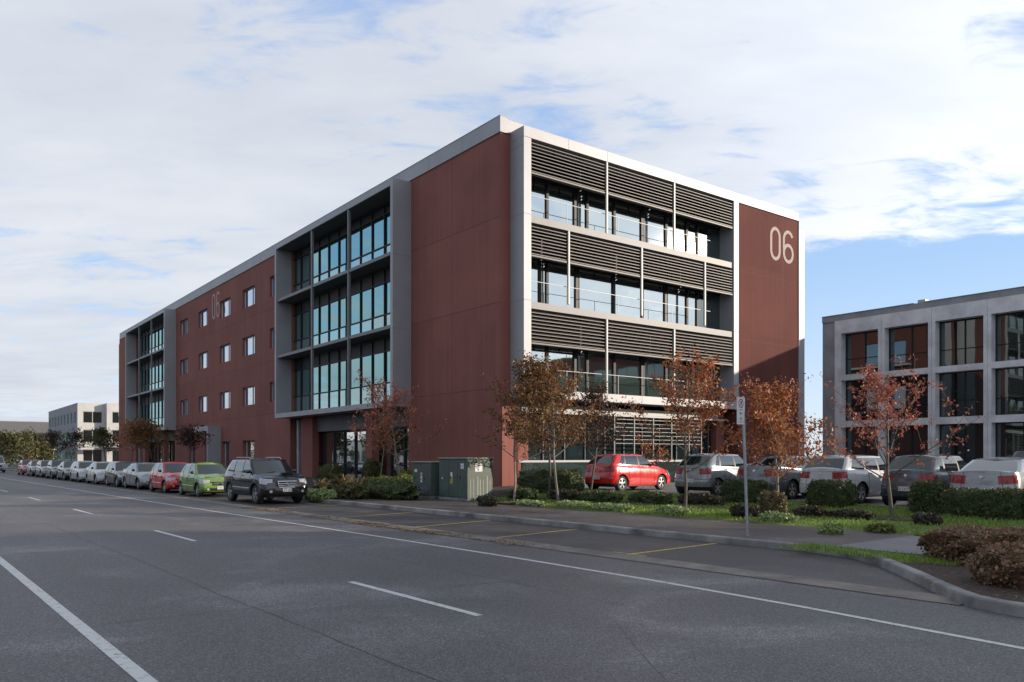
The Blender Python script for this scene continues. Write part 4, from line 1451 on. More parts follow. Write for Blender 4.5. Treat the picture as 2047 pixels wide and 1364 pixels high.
        gb.build('grille_bar', M['chrome'], gr, smooth=40)
    # underbody and wheel wells
    ub = MB()
    ub.box(X(L - .35), X(.35), -hw + .27, hw - .27, sill - .03, min(.9, prof_at(deck, 1) - .1))
    for q in (qf, qr):
        ub.box(X(q + RA_ + .05), X(q - RA_ - .05), -hw + .26, hw - .26, r * .7, r + RA_ + .05)
        for sgn in (1, -1):   # arch liner
            mb_pts = []
            for k in range(13):
                a = math.pi * k / 12
                mb_pts.append((X(q) + (RA_ + .003) * math.cos(a), (RA_ + .003) * math.sin(a) + r))
            for p0, p1 in zip(mb_pts[:-1], mb_pts[1:]):
                y0, y1 = sgn * (hw - .26), sgn * (hw - .045)
                ub.add([(p0[0], y0, p0[1]), (p0[0], y1, p0[1]), (p1[0], y1, p1[1]), (p1[0], y0, p1[1])], [(0, 1, 2, 3)])
    ub.build('underbody', M['black'], root)
    # wheels
    tw = .19 if kind != 'suv' else .22
    for q in (qf, qr):
        for sgn in (1, -1):
            w = MB()
            rr_ = r * .66
            w.lathe([(rr_, -tw / 2), (r * .93, -tw / 2), (r, -tw / 2 + .035), (r, tw / 2 - .035), (r * .93, tw / 2), (rr_, tw / 2), (rr_, -tw / 2)], 'y', 26)
            wo = w.build('wheel', M['rubber'], root, smooth=35)
            wo.location = (X(q), sgn * (hw - .045 - tw / 2), r)
            ri = MB()
            f = sgn * (tw / 2 - .012)
            ri.lathe([(rr_ + .004, f), (rr_ - .012, f), (rr_ - .02, f - sgn * .05), (rr_ * .2, f - sgn * .07), (.001, f - sgn * .07)], 'y', 26)
            ns = spokes
            ro = ri.build('wheel_well_rim', M['black'], wo, smooth=35)
            ro.name = 'rim'
            sk = MB()
            for i in range(ns):
                a = 2 * math.pi * i / ns + .3
                for da in ((-.11, .11) if ns <= 6 else (0,)):
                    ca, sa = math.cos(a + da), math.sin(a + da)
                    ca0, sa0 = math.cos(a), math.sin(a)
                    r0, r1 = rr_ * .18, rr_ * .97
                    hwid = .017
                    p0 = Vector((ca0 * r0, f + sgn * .004, sa0 * r0)); p1 = Vector((ca * r1, f - sgn * .004, sa * r1))
                    t = Vector((-sa, 0, ca)) * hwid; dpt = Vector((0, -sgn * .03, 0))
                    sk.add([p0 - t, p0 + t, p1 + t * 1.3, p1 - t * 1.3, p0 - t + dpt, p0 + t + dpt, p1 + t * 1.3 + dpt, p1 - t * 1.3 + dpt],
                           [(0, 1, 2, 3), (4, 7, 6, 5), (0, 4, 5, 1), (1, 5, 6, 2), (2, 6, 7, 3), (3, 7, 4, 0)])
            sk.lathe([(.001, f + sgn * .012), (rr_ * .22, f + sgn * .006), (rr_ * .24, f - sgn * .02)], 'y', 14)
            sk.lathe([(rr_, f - sgn * .02), (rr_ + .006, f + sgn * .004), (rr_ - .014, f + sgn * .006), (rr_ - .02, f - sgn * .02)], 'y', 26)
            sk.build('spoke', M['rim'], wo)
    # mirrors
    for sgn in (1, -1):
        mi = MB()
        base = A[NW + 1]
        mq, mz = qa + .42, prof_at(deck, qa + .42) + .05
        prof = [(0, .0), (.05, .03), (.075, .07), (.07, .11), (.0, .14)]
        mi.lathe([(r_, h_) for r_, h_ in prof], 'y', 12)
        vs = []
        for (x, y, z) in mi.v: vs.append((x * 1.0, y * 1.25, z * .95))
        mi.v = vs
        mo = mi.build('wing_mirror', pm if not marks else M['black'], root, smooth=60)
        mo.location = (X(mq), sgn * (wb_ + .02) - (.0 if sgn > 0 else .175), mz + .02)
    # doors: seams and handles, following the flank
    def flank(q, t):
        best = min(range(nk), key=lambda k: abs((L / 2 - G[5][k].x) - q) if loop[k][0] == 's' else 9)
        qa_ = L / 2 - G[5][best].x
        b2_ = best + 1 if qa_ < q else best - 1
        qb_ = L / 2 - G[5][b2_].x
        u = (q - qa_) / (qb_ - qa_ + 1e-9)
        jj = t * (len(T) - 1); j0 = min(int(jj), len(T) - 2); v = jj - j0
        p = lambda k: G[j0][k].lerp(G[j0 + 1][k], v)
        return p(best).lerp(p(b2_), u)
    if not far:
        dq = [qa + .30, st[2][0] + .04, min(st[4][0] + .05, qr - RA_ - .02 if kind != 'suv' else 3.2)]
        for sgn in (1, -1):
            sm_ = MB()
            for q in dq:
                pts = [flank(q, t / 12) for t in range(1, 13)]
                sm_.tube([(p.x, p.y * sgn * 1.001, p.z) for p in pts], .006, 4)
            pts = [flank(lerp(dq[0], dq[2], k / 10), .08) for k in range(11)]
            sm_.tube([(p.x, p.y * sgn * 1.001, p.z) for p in pts], .006, 4)
            sm_.build('door_seam', M['black'], body)
            for q in (dq[1] - .16, dq[2] - .13):
                h = MB(); p = flank(q, .80)
                h.tube([(p.x - .09, (p.y + .004) * sgn, p.z), (p.x - .05, (p.y + .028) * sgn, p.z), (p.x + .05, (p.y + .028) * sgn, p.z), (p.x + .09, (p.y + .004) * sgn, p.z)], .013, 6)
                h.build('door_handle', pm, root, smooth=40)
            if kind in ('suv', 'hatch'):
                h = MB(); pts = [flank(lerp(qf + RA_ + .06, qr - RA_ - .06, k / 8), .33) for k in range(9)]
                h.tube([(p.x, (p.y + .004) * sgn, p.z) for p in pts], .020, 6); h.build('side_moulding', M['rim'] if kind == 'suv' else pm, root, smooth=40)
    if rails:
        for sgn in (1, -1):
            h = MB(); y = wr * .86 * sgn
            h.tube([(X(qb + .25), y, H - .05), (X(qb + .38), y, H + .03), (X(qc - .45), y, H + .03), (X(qc - .25), y, H - .06)], .018, 6)
            h.build('roof_rail', M['rim'], root, smooth=40)
    # plates (front and rear)
    if plate:
        for fr_ in (1, -1):
            q = .0 if fr_ > 0 else L
            zp = lerp(sill, prof_at(deck, q), .40 if fr_ > 0 else .42)
            x = X(0) + .004 if fr_ > 0 else X(L) - .004
            pl = MB(); x0, x1 = sorted((x, x + .014 * fr_)); pl.box(x0, x1, -.18, .18, zp - .062, zp + .062)
            po = pl.build('number_plate', M['plate'], root, bevel=.003)
            if not far:
                ch_ = MB()
                xx = x + .0155 * fr_
                rg = random.Random(hash(label) % 1000 if False else len(label))
                for i in range(6):
                    y = -.145 + i * .055 + (.012 if i > 2 else 0)
                    for seg_ in rg.sample([(0, 0, .034, .010), (0, .035, .034, .045), (0, .070, .034, .080), (0, 0, .009, .08), (.026, 0, .035, .08)], 3):
                        a0, b0, a1, b1 = seg_
                        x0, x1 = sorted((xx - .001 * fr_, xx + .0012 * fr_))
                        ch_.box(x0, x1, y + a0, y + a1, zp - .04 + b0, zp - .04 + b1)
                ch_.build('plate_lettering', M['ink'], po)
    if not far:
        # tailgate and bumper seams, badge and rear wiper
        ts = MB()
        jr = 5
        for j_, kk in ((5, None),):
            pts = [G[j_][k] for k in range(nk) if loop[k][0] in ('r', 'cr')]
            full = [(p.x - .002, p.y, p.z) for p in pts] + [(p.x - .002, -p.y, p.z) for p in pts[::-1]]
            ts.tube(full, .007, 4)
        for sgn in (1, -1):
            kk = [k for k in range(nk) if loop[k][0] == 'r'][1]
            ts.tube([(G[j_][kk].x - .003, G[j_][kk].y * sgn * .98, G[j_][kk].z) for j_ in range(5, len(T))], .006, 4)
        ts.build('tailgate_seam', M['black'], body)
        bd = MB(); bd.lathe([(.0, .012), (.05, .01), (.055, -.004)], 'y', 14)
        zb2 = lerp(sill, prof_at(deck, L - .1), .86)
        bd.v = [(X(L - rf_(.86)) - y - .004, x, zb2 + z) for x, y, z in bd.v]
        bd.build('badge', M['chrome'], root, smooth=40)
        # fog lamps
        for sgn in (1, -1):
            fl = MB(); fl.lathe([(.0, .02), (.05, .014), (.058, -.01)], 'y', 12)
            yy = hw * .66
            xs = X(ff(.3) + bulge * (yy / hw) ** 2) + .006
            fl.v = [(xs + y, yy * sgn + x, lerp(sill, prof_at(deck, .1), .27) + z) for x, y, z in fl.v]
            fl.build('fog_lamp', M['lamp'], root, smooth=40)
        # wipers
        wp = MB()
        for y0 in (.05, -.5):
            a = CG[1][0]; wp.tube([(X(qa - .04), y0, prof_at(deck, qa) + .02), (X(qa + .07), y0 + .5, prof_at(deck, qa) + .09)], .008, 4)
        wp.build('wiper', M['black'], root)
    return root


P_red = paint('paint_red', (.52, .012, .016), .0, .3)
P_red2 = paint('paint_hatch_red', (.55, .012, .014), .0, .25)
P_green = paint('paint_green', (.15, .25, .045), .25, .35)
P_navy = paint('paint_navy', (.005, .007, .014), .2, .18)
P_silver = paint('paint_silver', (.24, .25, .265), .45, .32)
P_white = paint('paint_white', (.46, .46, .47), 0, .3)
P_black = paint('paint_black', (.012, .013, .016), .2, .25)
P_grey = paint('paint_grey', (.075, .082, .094), .45, .32)
P_dsil = paint('paint_dark_silver', (.13, .14, .155), .5, .32)
P_char = paint('paint_charcoal', (.035, .038, .045), .4, .3)
P_maroon = paint('paint_crimson', (.32, .015, .03), .1, .3)

HEAD = math.atan2(-rr[1], -rr[0])


def street(kind, s_front_wheel, **kw):
    sp = SPEC[kind]
    n = 11.05 - .05 + sp['W'] / 2 - .0
    s_c = s_front_wheel + (sp['L'] / 2 - sp['fo'])
    n += kw.pop('dn', 0)
    x, y, _ = RP(s_c, n)
    return make_car(pos=(x, y, .002), ang=HEAD + kw.pop('da', 0), kind=kind, **kw)


GS = 'vehicles parked nose towards the viewer along the kerb'
street('suv', 29.15, name='parked_suv', label='dark navy four wheel drive with chrome grille, nearest in the kerbside row', cat='car', pm=P_navy, group=GS, rails=True, cladding='black', grille_chrome=True, marks=False)
street('hatch', 35.95, name='parked_car', label='lime green hatchback parked behind the dark navy four wheel drive', cat='car', pm=P_green, group=GS, marks=True)
street('hatch', 41.05, name='parked_car', label='bright red hatchback between the lime green and the silver car at the kerb', cat='car', pm=P_red, group=GS, marks=True)
street('sedan', 46.2, name='parked_car', label='low silver saloon half hidden behind the red hatchback at the kerb', cat='car', pm=P_silver, group=GS, marks=True, da=.02)
street('wagon', 50.9, name='parked_car', label='black car between the low silver saloon and the white cars at the kerb', cat='car', pm=P_black, group=GS)
street('sedan', 56.6, name='parked_car', label='white saloon directly behind the black car at the kerb', cat='car', pm=P_white, group=GS, marks=True)
street('wagon', 62.2, name='parked_car', label='white estate car, second white car in the kerbside row', cat='car', pm=P_white, group=GS, marks=True)
street('sedan', 67.6, name='parked_car', label='charcoal saloon just behind the second white car at the kerb', cat='car', pm=P_char, group=GS, far=True)
street('hatch', 73.0, name='parked_car', label='mid grey hatchback, second of the dark cars beyond the white ones', cat='car', pm=P_grey, group=GS, far=True)
street('wagon', 78.2, name='parked_car', label='dark silver estate, third of the dark cars beyond the white ones', cat='car', pm=P_dsil, group=GS, far=True)
street('sedan', 83.6, name='parked_car', label='blue grey saloon in front of the farthest red car', cat='car', pm=P_grey, group=GS, far=True)
street('hatch', 89.6, name='parked_car', label='crimson hatchback at the far end of the kerbside row', cat='car', pm=P_maroon, group=GS, far=True)
x, y, _ = RP(108, 10.4)
make_car('parked_van', 'van', 'white van beyond the last crimson car at the far left', 'van', P_white, (x, y, .002), HEAD + .15, far=True)

HL = math.atan2(rn[1], rn[0])


def lot(kind, s_w, n_w=23.2, **kw):
    """s_w, n_w: ground point of the rear right wheel"""
    sp = SPEC[kind]
    da = kw.pop('da', 0.0)
    h = HL + da
    fx, fy = math.cos(h), math.sin(h)
    rx, ry = math.sin(h), -math.cos(h)
    d = sp['L'] / 2 - (sp['L'] - sp['fo'] - sp['wb'])
    x, y, _ = RP(s_w, n_w)
    x += fx * d - rx * (sp['W'] / 2 - .1); y += fy * d - ry * (sp['W'] / 2 - .1)
    return make_car(pos=(x, y, gz(s_w, n_w) + .005), ang=h, kind=kind, **kw)


GL = 'cars parked side by side in the car park, tails to the lawn'
lot('smallhatch', 21.75, 22.85, name='parked_car', label='bright red hatchback standing alone at the left end of the car park row', cat='car', pm=P_red2, group=GL, da=.06)
lot('hatch', 17.4, 23.1, name='parked_car', label='silver grey hatchback right of the red hatchback, behind the rusty tree', cat='car', pm=P_silver, group=GL, da=.05)
lot('sedan', 14.75, 23.5, name='parked_car', label='pale silver saloon behind the dense orange tree in the car park', cat='car', pm=P_dsil, group=GL)
lot('wagon', 12.3, 23.3, name='parked_car', label='white estate car between the orange tree and the bare pink tree', cat='car', pm=P_white, group=GL)
lot('hatch', 9.9, 23.2, name='parked_car', label='dark grey hatchback directly behind the bare pink tree', cat='car', pm=P_grey, group=GL)
lot('sedan', 7.7, 22.9, name='parked_car', label='silver saloon at the right end of the car park row behind the box hedges', cat='car', pm=P_silver, group=GL, da=.10)
lot('suv', 10.2, 34.0, name='parked_car', label='dark car in the second row, seen over the roof of the grey hatchback', cat='car', pm=P_char, da=.1, far=True)
lot('sedan', 14.6, 34.5, name='parked_car', label='white car in the second row of the car park behind the trees', cat='car', pm=P_white, far=True)


# ------------------------------------------------------------------ trees
def tree(name, label, x, y, z, h, cr, cz0, leaf, nleaf, seed, lsize=.10, group=None, bark='bark', lean=(0, 0), stems=1, trunk_r=.05, spread=.8, droop=0.0, clump=.16, cat='tree', nb=None):
    rg = random.Random(seed); rng = np.random.default_rng(seed)
    root = thing(name, label, cat, (x, y, z), rg.random() * 6.28, group)
    tb = MB(); tips = []

    def limb(p, d, ln, r0, lvl):
        pts = [p]; rs = [r0]; n = 5
        for i in range(n):
            d = (d + Vector((rg.gauss(0, .10), rg.gauss(0, .10), rg.gauss(.03, .06) - droop * lvl * .05))).normalized()
            p = p + d * ln / n
            pts.append(p); rs.append(max(.004, r0 * (1 - (i + 1) / n * .75)))
        tb.tube(pts, rs, 5 if lvl else 7, cap=False)
        if lvl >= 2:
            for i, q in enumerate(pts[1:]): tips.append((q, lvl))
            return
        if lvl == 1:
            for q in pts[3:]: tips.append((q, lvl))
        k = (nb or 17) if lvl == 0 else rg.randint(6, 9)
        for i in range(k):
            t = lerp(cz0 / h, .97, (i + rg.random() * .8) / k) if lvl == 0 else lerp(.25, .98, (i + rg.random()) / k)
            f = t * n; a = min(int(f), n - 1); q = pts[a].lerp(pts[a + 1], f - a)
            az = i * 2.4 + rg.random() * .9 if lvl == 0 else rg.random() * 6.28
            if lvl == 0:
                tt = (t - cz0 / h) / (1 - cz0 / h)
                el = lerp(.45, 1.15, tt) + rg.gauss(0, .12)
                dd = Vector((math.cos(az) * math.cos(el), math.sin(az) * math.cos(el), math.sin(el)))
                l2 = cr * lerp(1.05, .45, tt) * rg.uniform(.75, 1.2)
            else:
                dd = (d.lerp(Vector((math.cos(az), math.sin(az), rg.uniform(-.2, .7))), spread * .7)).normalized()
                l2 = ln * rg.uniform(.32, .62)
            limb(q, dd, l2, max(.005, rs[a] * .45), lvl + 1)
    for s_ in range(stems):
        ax = rg.random() * 6.28
        d0 = Vector((lean[0] + (math.cos(ax) * .16 if stems > 1 else 0), lean[1] + (math.sin(ax) * .16 if stems > 1 else 0), 1)).normalized()
        limb(Vector((0, 0, -.1)), d0, h + .1, trunk_r, 0)
    tb.build('trunk', M[bark], root, smooth=60)
    T_ = np.array([t[0][:] for t in tips])
    # uneven density: some twigs carry many leaves, others few
    wgt = rng.random(len(T_)) ** 1.6 + .03; wgt /= wgt.sum()
    idx = rng.choice(len(T_), size=nleaf, p=wgt)
    C = T_[idx] + rng.normal(size=(nleaf, 3)) * clump * .62 * np.array([1, 1, .8])
    quads_obj('crown', leaves(C, lsize, rng, .5), M[leaf], root)
    return root


def at(px, py, z):
    Y = (1.75 - z) * 1595 / (py - 914)
    return ((px - 1023.5) / 1595 * Y, Y)


def tr(px, Y, **kw):
    x = (px - 1023.5) / 1595 * Y
    z = gxy(x, Y)
    return tree(x=x, y=Y, z=z, **kw)


GT = 'young autumn trees along the front of the building'
tr(1785, 19.6, name='young_tree', label='half bare small tree with pink red leaves, rightmost in front of the car park', h=3.0, cr=1.95, cz0=.95, leaf='pink', nleaf=2300, seed=11, lsize=.085, group=GT, trunk_r=.055, clump=.10, nb=14)
tr(1565, 22.0, name='young_tree', label='dense round tree with orange red leaves just right of the sign pole', h=2.95, cr=1.6, cz0=.8, leaf='rust', nleaf=5200, seed=5, lsize=.095, group=GT, bark='barkp', trunk_r=.05, clump=.17)
tr(1370, 23.8, name='young_tree', label='tall rusty tree between the red hatchback and the silver hatchback', h=3.8, cr=1.95, cz0=1.1, leaf='rust', nleaf=4200, seed=23, lsize=.095, group=GT, trunk_r=.05, clump=.16, nb=18)
tr(1117, 27.4, name='young_tree', label='brown green tree with pale trunk left of the red hatchback', h=4.1, cr=2.0, cz0=1.5, leaf='mixl', nleaf=5200, seed=31, lsize=.10, group=GT, bark='barkp', trunk_r=.05, clump=.19, nb=18)
tr(1027, 27.9, name='young_tree', label='brown orange tree immediately right of the large green cabinet', h=4.5, cr=1.6, cz0=1.4, leaf='mixl', nleaf=3800, seed=43, lsize=.10, group=GT, bark='barkp', trunk_r=.05, stems=1, clump=.17, lean=(.02, 0))
tr(1098, 30.0, name='young_tree', label='darker brown tree standing behind the two pale trunked ones', h=4.2, cr=1.5, cz0=1.5, leaf='mixl', nleaf=4200, seed=47, lsize=.10, group=GT, trunk_r=.055, clump=.2)
tr(1180, 30.5, name='young_tree', label='low spreading brown tree behind the hedge left of the red hatchback', h=3.6, cr=1.5, cz0=1.4, leaf='dkl', nleaf=3000, seed=53, lsize=.10, group=GT, trunk_r=.05, clump=.2)
tr(801, 38.5, name='young_tree', label='red leaved tree with white trunk in front of the plain red wall', h=4.3, cr=2.6, cz0=1.5, leaf='coral', nleaf=3000, seed=61, lsize=.11, group=GT, bark='barkp', trunk_r=.06, clump=.15, lean=(.06, 0))
tr(758, 37.5, name='young_tree', label='thin low tree with few dark red leaves left of the white trunked tree', h=3.2, cr=.75, cz0=1.6, leaf='rust', nleaf=800, seed=67, lsize=.10, group=GT, bark='barkp', trunk_r=.03, clump=.13)
# along the facade, further off
far_trees = [(-62.0, 61), (-52, 56)]
for i, (s_, n_, lb, hh, cc, lf, nl) in enumerate([
        (62, 18.4, 'dark brown tree before the entrance portal of the red building', 3.1, 1.4, 'dkl', 1000),
        (70, 18.2, 'brown orange tree in front of the second glazed box', 3.6, 1.9, 'mixl', 1900),
        (78, 18.2, 'rusty brown tree near the far end of the red building', 3.7, 1.9, 'rust', 1700),
        (88, 18.2, 'small dark green tree just past the end of the red building', 3.6, 1.6, 'olive', 2400),
        (104, 17.8, 'dark red tree in front of the cream block', 3.9, 1.7, 'dkl', 1500),
        (112, 17.6, 'second dark red tree in front of the cream block, nearer its corner', 4.1, 1.8, 'dkl', 1500)]):
    x, y, _ = RP(s_, n_)
    tree('street_tree', lb, x, y, .3, hh, cc, 1.9, lf, nl, 100 + i, lsize=.19, group='trees along the far footpath', trunk_r=.07, clump=.34)
for i, (px, Y, hh, cc, lb) in enumerate([(12, 118, 4.3, 3.0, 'broad olive green tree at the left edge behind the white van'), (40, 124, 3.9, 2.8, 'yellow green tree second from the left edge at the road end'),
                                        (66, 128, 4.4, 2.8, 'taller olive tree left of the brick pavilion'), (84, 132, 3.6, 2.2, 'small olive tree directly beside the brick pavilion')]):
    tree('far_tree', lb, (px - 1023.5) / 1595 * Y, Y, 0, hh, cc, .9, 'olive', 3000, 140 + i, lsize=.36, group='green trees at the far end of the street', trunk_r=.14, clump=.7)
# trees across the road, mirrored in the glass, and behind the buildings
for i in range(11):
    x, y, _ = RP(2 + i * 11, -13 - (i % 2) * 2.5)
    tree('verge_tree', 'dense dark tree on the verge across the road', x, y, .1, 6 + (i % 3), 3.6, 1.2, 'green', 2600, 240 + i, lsize=.5, group='trees on the opposite verge', trunk_r=.16, clump=.8)
for i in range(5):
    x, y, _ = BP(-30 - (i % 3) * 1.5, 66 + i * 22)
    tree('roadside_tree', 'leafy green tree on the far side of the road', x, y, .1, 4.6 + (i % 3) * .6, 2.6, 1.6, 'olive', 2000, 170 + i, lsize=.42, group='trees across the road', trunk_r=.14, clump=.7)
for i, (u, v, lb) in enumerate([(30, 60, 'pale green tree in the gap between the two office blocks'), (34, 80, 'tall green tree behind the concrete office block, seen in the gap'), (28, 96, 'farthest green tree in the gap between the office blocks')]):
    x, y, _ = BP(u, v)
    tree('backdrop_tree', lb, x, y, .1, 8 + i % 3, 4, 1.6, 'olive', 2600, 190 + i, lsize=.42, group='trees between the office blocks', trunk_r=.18, clump=.8)
# continuing the row out of the picture on the right
tr(2330, 17.4, name='young_tree', label='autumn tree continuing the row beyond the right edge', h=3.9, cr=1.3, cz0=1.2, leaf='rust', nleaf=3500, seed=71, lsize=.1, group=GT, trunk_r=.05, clump=.16)
for i, (x, y, hh) in enumerate([(19, 7.0, 6.5), (23, 10.5, 7.5), (21, 3.5, 7), (18, 0, 6.5)]):  # unseen trees added to break up the sun on the road
    tree('added_shade_tree', 'taller unseen tree added right of the picture to dapple the road', x, y, .15, hh, 2.6, 1.6, 'mixl', 4200, 210 + i, lsize=.28, group='added shade trees right of the picture', trunk_r=.12, clump=.5)
plain_block_root = plain_block('shade_block', 'added, unseen grey block right of the picture, put in to shade the road', 24, 34, -90, -52, 17, 'greyr', [(1.0, 3.4), (5.0, 8.2)], 4.2, .6)  # added block out of view, sized for its shadow on the road


# ------------------------------------------------------------------ hedges and shrubs
def hedge(name, label, cx, cy, z, lx, ly, h, ang, leaf, n, seed, lsize=.05, group=None, rough=.05, cat='hedge', rnd=.35):
    rg = random.Random(seed); rng = np.random.default_rng(seed)
    root = thing(name, label, cat, (cx, cy, z), ang, group)
    bm = bmesh.new()
    bmesh.ops.create_cube(bm, size=1)
    bmesh.ops.subdivide_edges(bm, edges=bm.edges[:], cuts=6, use_grid_fill=True)
    for v in bm.verts:
        p = v.co * 2
        # rounded box
        e = Vector((p.x, p.y, p.z)); m = max(abs(e.x), abs(e.y), abs(e.z)); s_ = e.normalized() * m
        p = p.lerp(s_, rnd)
        nz = 1 + rough * 1.5 * math.sin(p.x * 7 + seed) * math.cos(p.y * 5 + p.z * 6 + seed) + rg.gauss(0, rough * .4)
        v.co = Vector((p.x * (lx / 2 - .03) * nz, p.y * (ly / 2 - .03) * nz, (p.z * .5 + .5) * (h - .04) * (nz if p.z > 0 else 1)))
    bmesh.ops.recalc_face_normals(bm, faces=bm.faces)
    me = bpy.data.meshes.new('branches'); bm.to_mesh(me)
    me.materials.append(M[leaf])
    o = bpy.data.objects.new('branches', me); COL.objects.link(o); o.parent = root
    faces = [(f.calc_area(), [v.co.copy() for v in f.verts], f.normal.copy()) for f in bm.faces if f.calc_center_median().z > .015]
    bm.free()
    A_ = np.array([f[0] for f in faces]); A_ /= A_.sum()
    idx = rng.choice(len(faces), size=n, p=A_)
    C = np.empty((n, 3))
    for i, k in enumerate(idx):
        q = faces[k][1]; a, b = rng.random(2)
        p = q[0].lerp(q[1], a).lerp(q[3 % len(q)].lerp(q[2], a), b) + faces[k][2] * (rng.random() ** 1.5 * .09 - .01)
        C[i] = p
    quads_obj('foliage', leaves(C, lsize, rng, .6), M[leaf], root)
    return root


def hd(px, py, Y, lx, ly, h, ang, **kw):
    x = (px - 1023.5) / 1595 * Y
    return hedge(cx=x, cy=Y, z=gxy(x, Y) - .02, lx=lx, ly=ly, h=h, ang=ang, **kw)


GB = 'clipped box hedges between lawn and car park'
for px, Y, lx, ly, h, lb in [
        (1662, 22.9, .85, 1.25, .78, 'dark green clipped hedge block right of the orange tree'),
        (1858, 20.6, .75, .85, .84, 'upright dark green hedge block directly right of the bare pink tree'),
        (1935, 19.7, .8, 1.15, .70, 'wide dark green hedge block below the silver saloon'),
        (2015, 18.9, .8, .95, .74, 'dark green hedge block below the right tail light of the silver saloon'),
        (2110, 18.2, .8, 1.3, .74, 'dark green hedge block running out of the picture on the right'),
        (1490, 24.9, .8, 1.5, .72, 'dark green hedge block behind the sign pole'),
        (1095, 31.6, .9, 3.2, .95, 'long dark green hedge behind the pale trunked trees'),
        (1140, 29.8, .8, .9, .85, 'rounded green hedge just left of the red hatchback')]:
    hd(px, 0, Y, lx, ly, h, RA, name='box_hedge', label=lb, leaf='green', n=4200, seed=int(px), lsize=.055, group=GB)

def ring_mulch():
    mb = MB(); rg = random.Random(12)
    for px, Y, a, b in ((1785, 19.6, 1.1, .55), (1565, 22.0, 1.5, .7), (1370, 23.8, 1.6, .7), (1117, 27.4, 2.0, .8), (1027, 27.9, 1.3, .7), (1680, 20.8, 1.2, .5), (1240, 25.6, 2.2, .6), (1300, 24.6, 1.5, .45)):
        x = (px - 1023.5) / 1595 * Y; s_, n_ = SN(x, Y)
        pts = []
        for k in range(22):
            t = 2 * math.pi * k / 22; q = rg.uniform(.8, 1.15)
            ss, nn = s_ + a * q * math.cos(t), n_ + b * q * math.sin(t)
            pts.append((nn, ss, gz(ss, nn) + .045))
        c = (n_, s_, gz(s_, n_) + .05)
        mb.add(pts + [c], [(k, (k + 1) % 22, 22) for k in range(22)])
    o = mb.build('mulch', M['soil'], recalc=False); o.rotation_euler = (0, 0, RA)
    struct(o, 'dark mulch patches around the young trunks in the lawn', 'garden bed')


ring_mulch()

# reddish hedge at the kerb corner, in clumps
GR = 'clipped reddish brown hedge at the kerb corner'
for i, (x, y, lx, ly, h, lb, n_) in enumerate([
        (8.0, 12.6, 2.6, 1.4, .49, 'reddish brown clipped hedge at the back of the mulch bed', 17000),
        (7.1, 10.3, 2.1, 1.1, .49, 'reddish brown clipped hedge nearest the kerb on the right edge', 15000),
        (10.6, 12.4, 3.0, 1.7, .5, 'reddish brown hedge continuing out of the picture to the right', 8000)]):
    hedge('bronze_hedge', lb, x, y, .1, lx, ly, h, R(3 + 4 * i), 'bronze', n_, 300 + i, lsize=.048, group=GR, rough=.11, rnd=.42)

# low planting in front of the building, left of the cabinets
plants = [
    # px, Y, lx, ly, h, leaf, label
    (700, 31.5, 2.6, 1.2, .55, 'olive', 'low dark green shrub behind the kerb between the navy car and the small cabinet'),
    (780, 31.2, 3.4, 1.4, .62, 'green', 'broad dark green shrub left of the small green cabinet'),
    (815, 34.5, 2.6, 1.3, .75, 'ygreen', 'lime green shrub at the foot of the white trunked tree'),
    (770, 35.5, 2.4, 1.2, .70, 'ygreen', 'lime green shrub below the shopfront glass'),
    (830, 38.0, 2.4, 1.2, .80, 'ygreen', 'lime green shrub against the plain red wall'),
    (725, 36.5, 1.2, 1.0, .60, 'purple', 'dark purple shrub under the shopfront column'),
    (655, 34.0, 1.8, 1.1, .45, 'purple', 'low purple shrub beside the nose of the navy car'),
    (640, 31.2, 1.6, 1.0, .35, 'pale', 'low pale green plant at the footpath edge beside the navy car'),
    (745, 40.5, 1.2, .9, 1.3, 'olive', 'upright green shrub against the shopfront glass'),
    (660, 42.0, 2.2, .9, 1.1, 'olive', 'tall grassy green shrub below the first shopfront panes')]
for i, (px, Y, lx, ly, h, lf, lb) in enumerate(plants):
    hd(px, 0, Y, lx, ly, h, R(128.6 if i % 2 else 120), name='shrub', label=lb, leaf=lf, n=2800, seed=400 + i, lsize=.09, rough=.13, cat='shrub', rnd=.75)

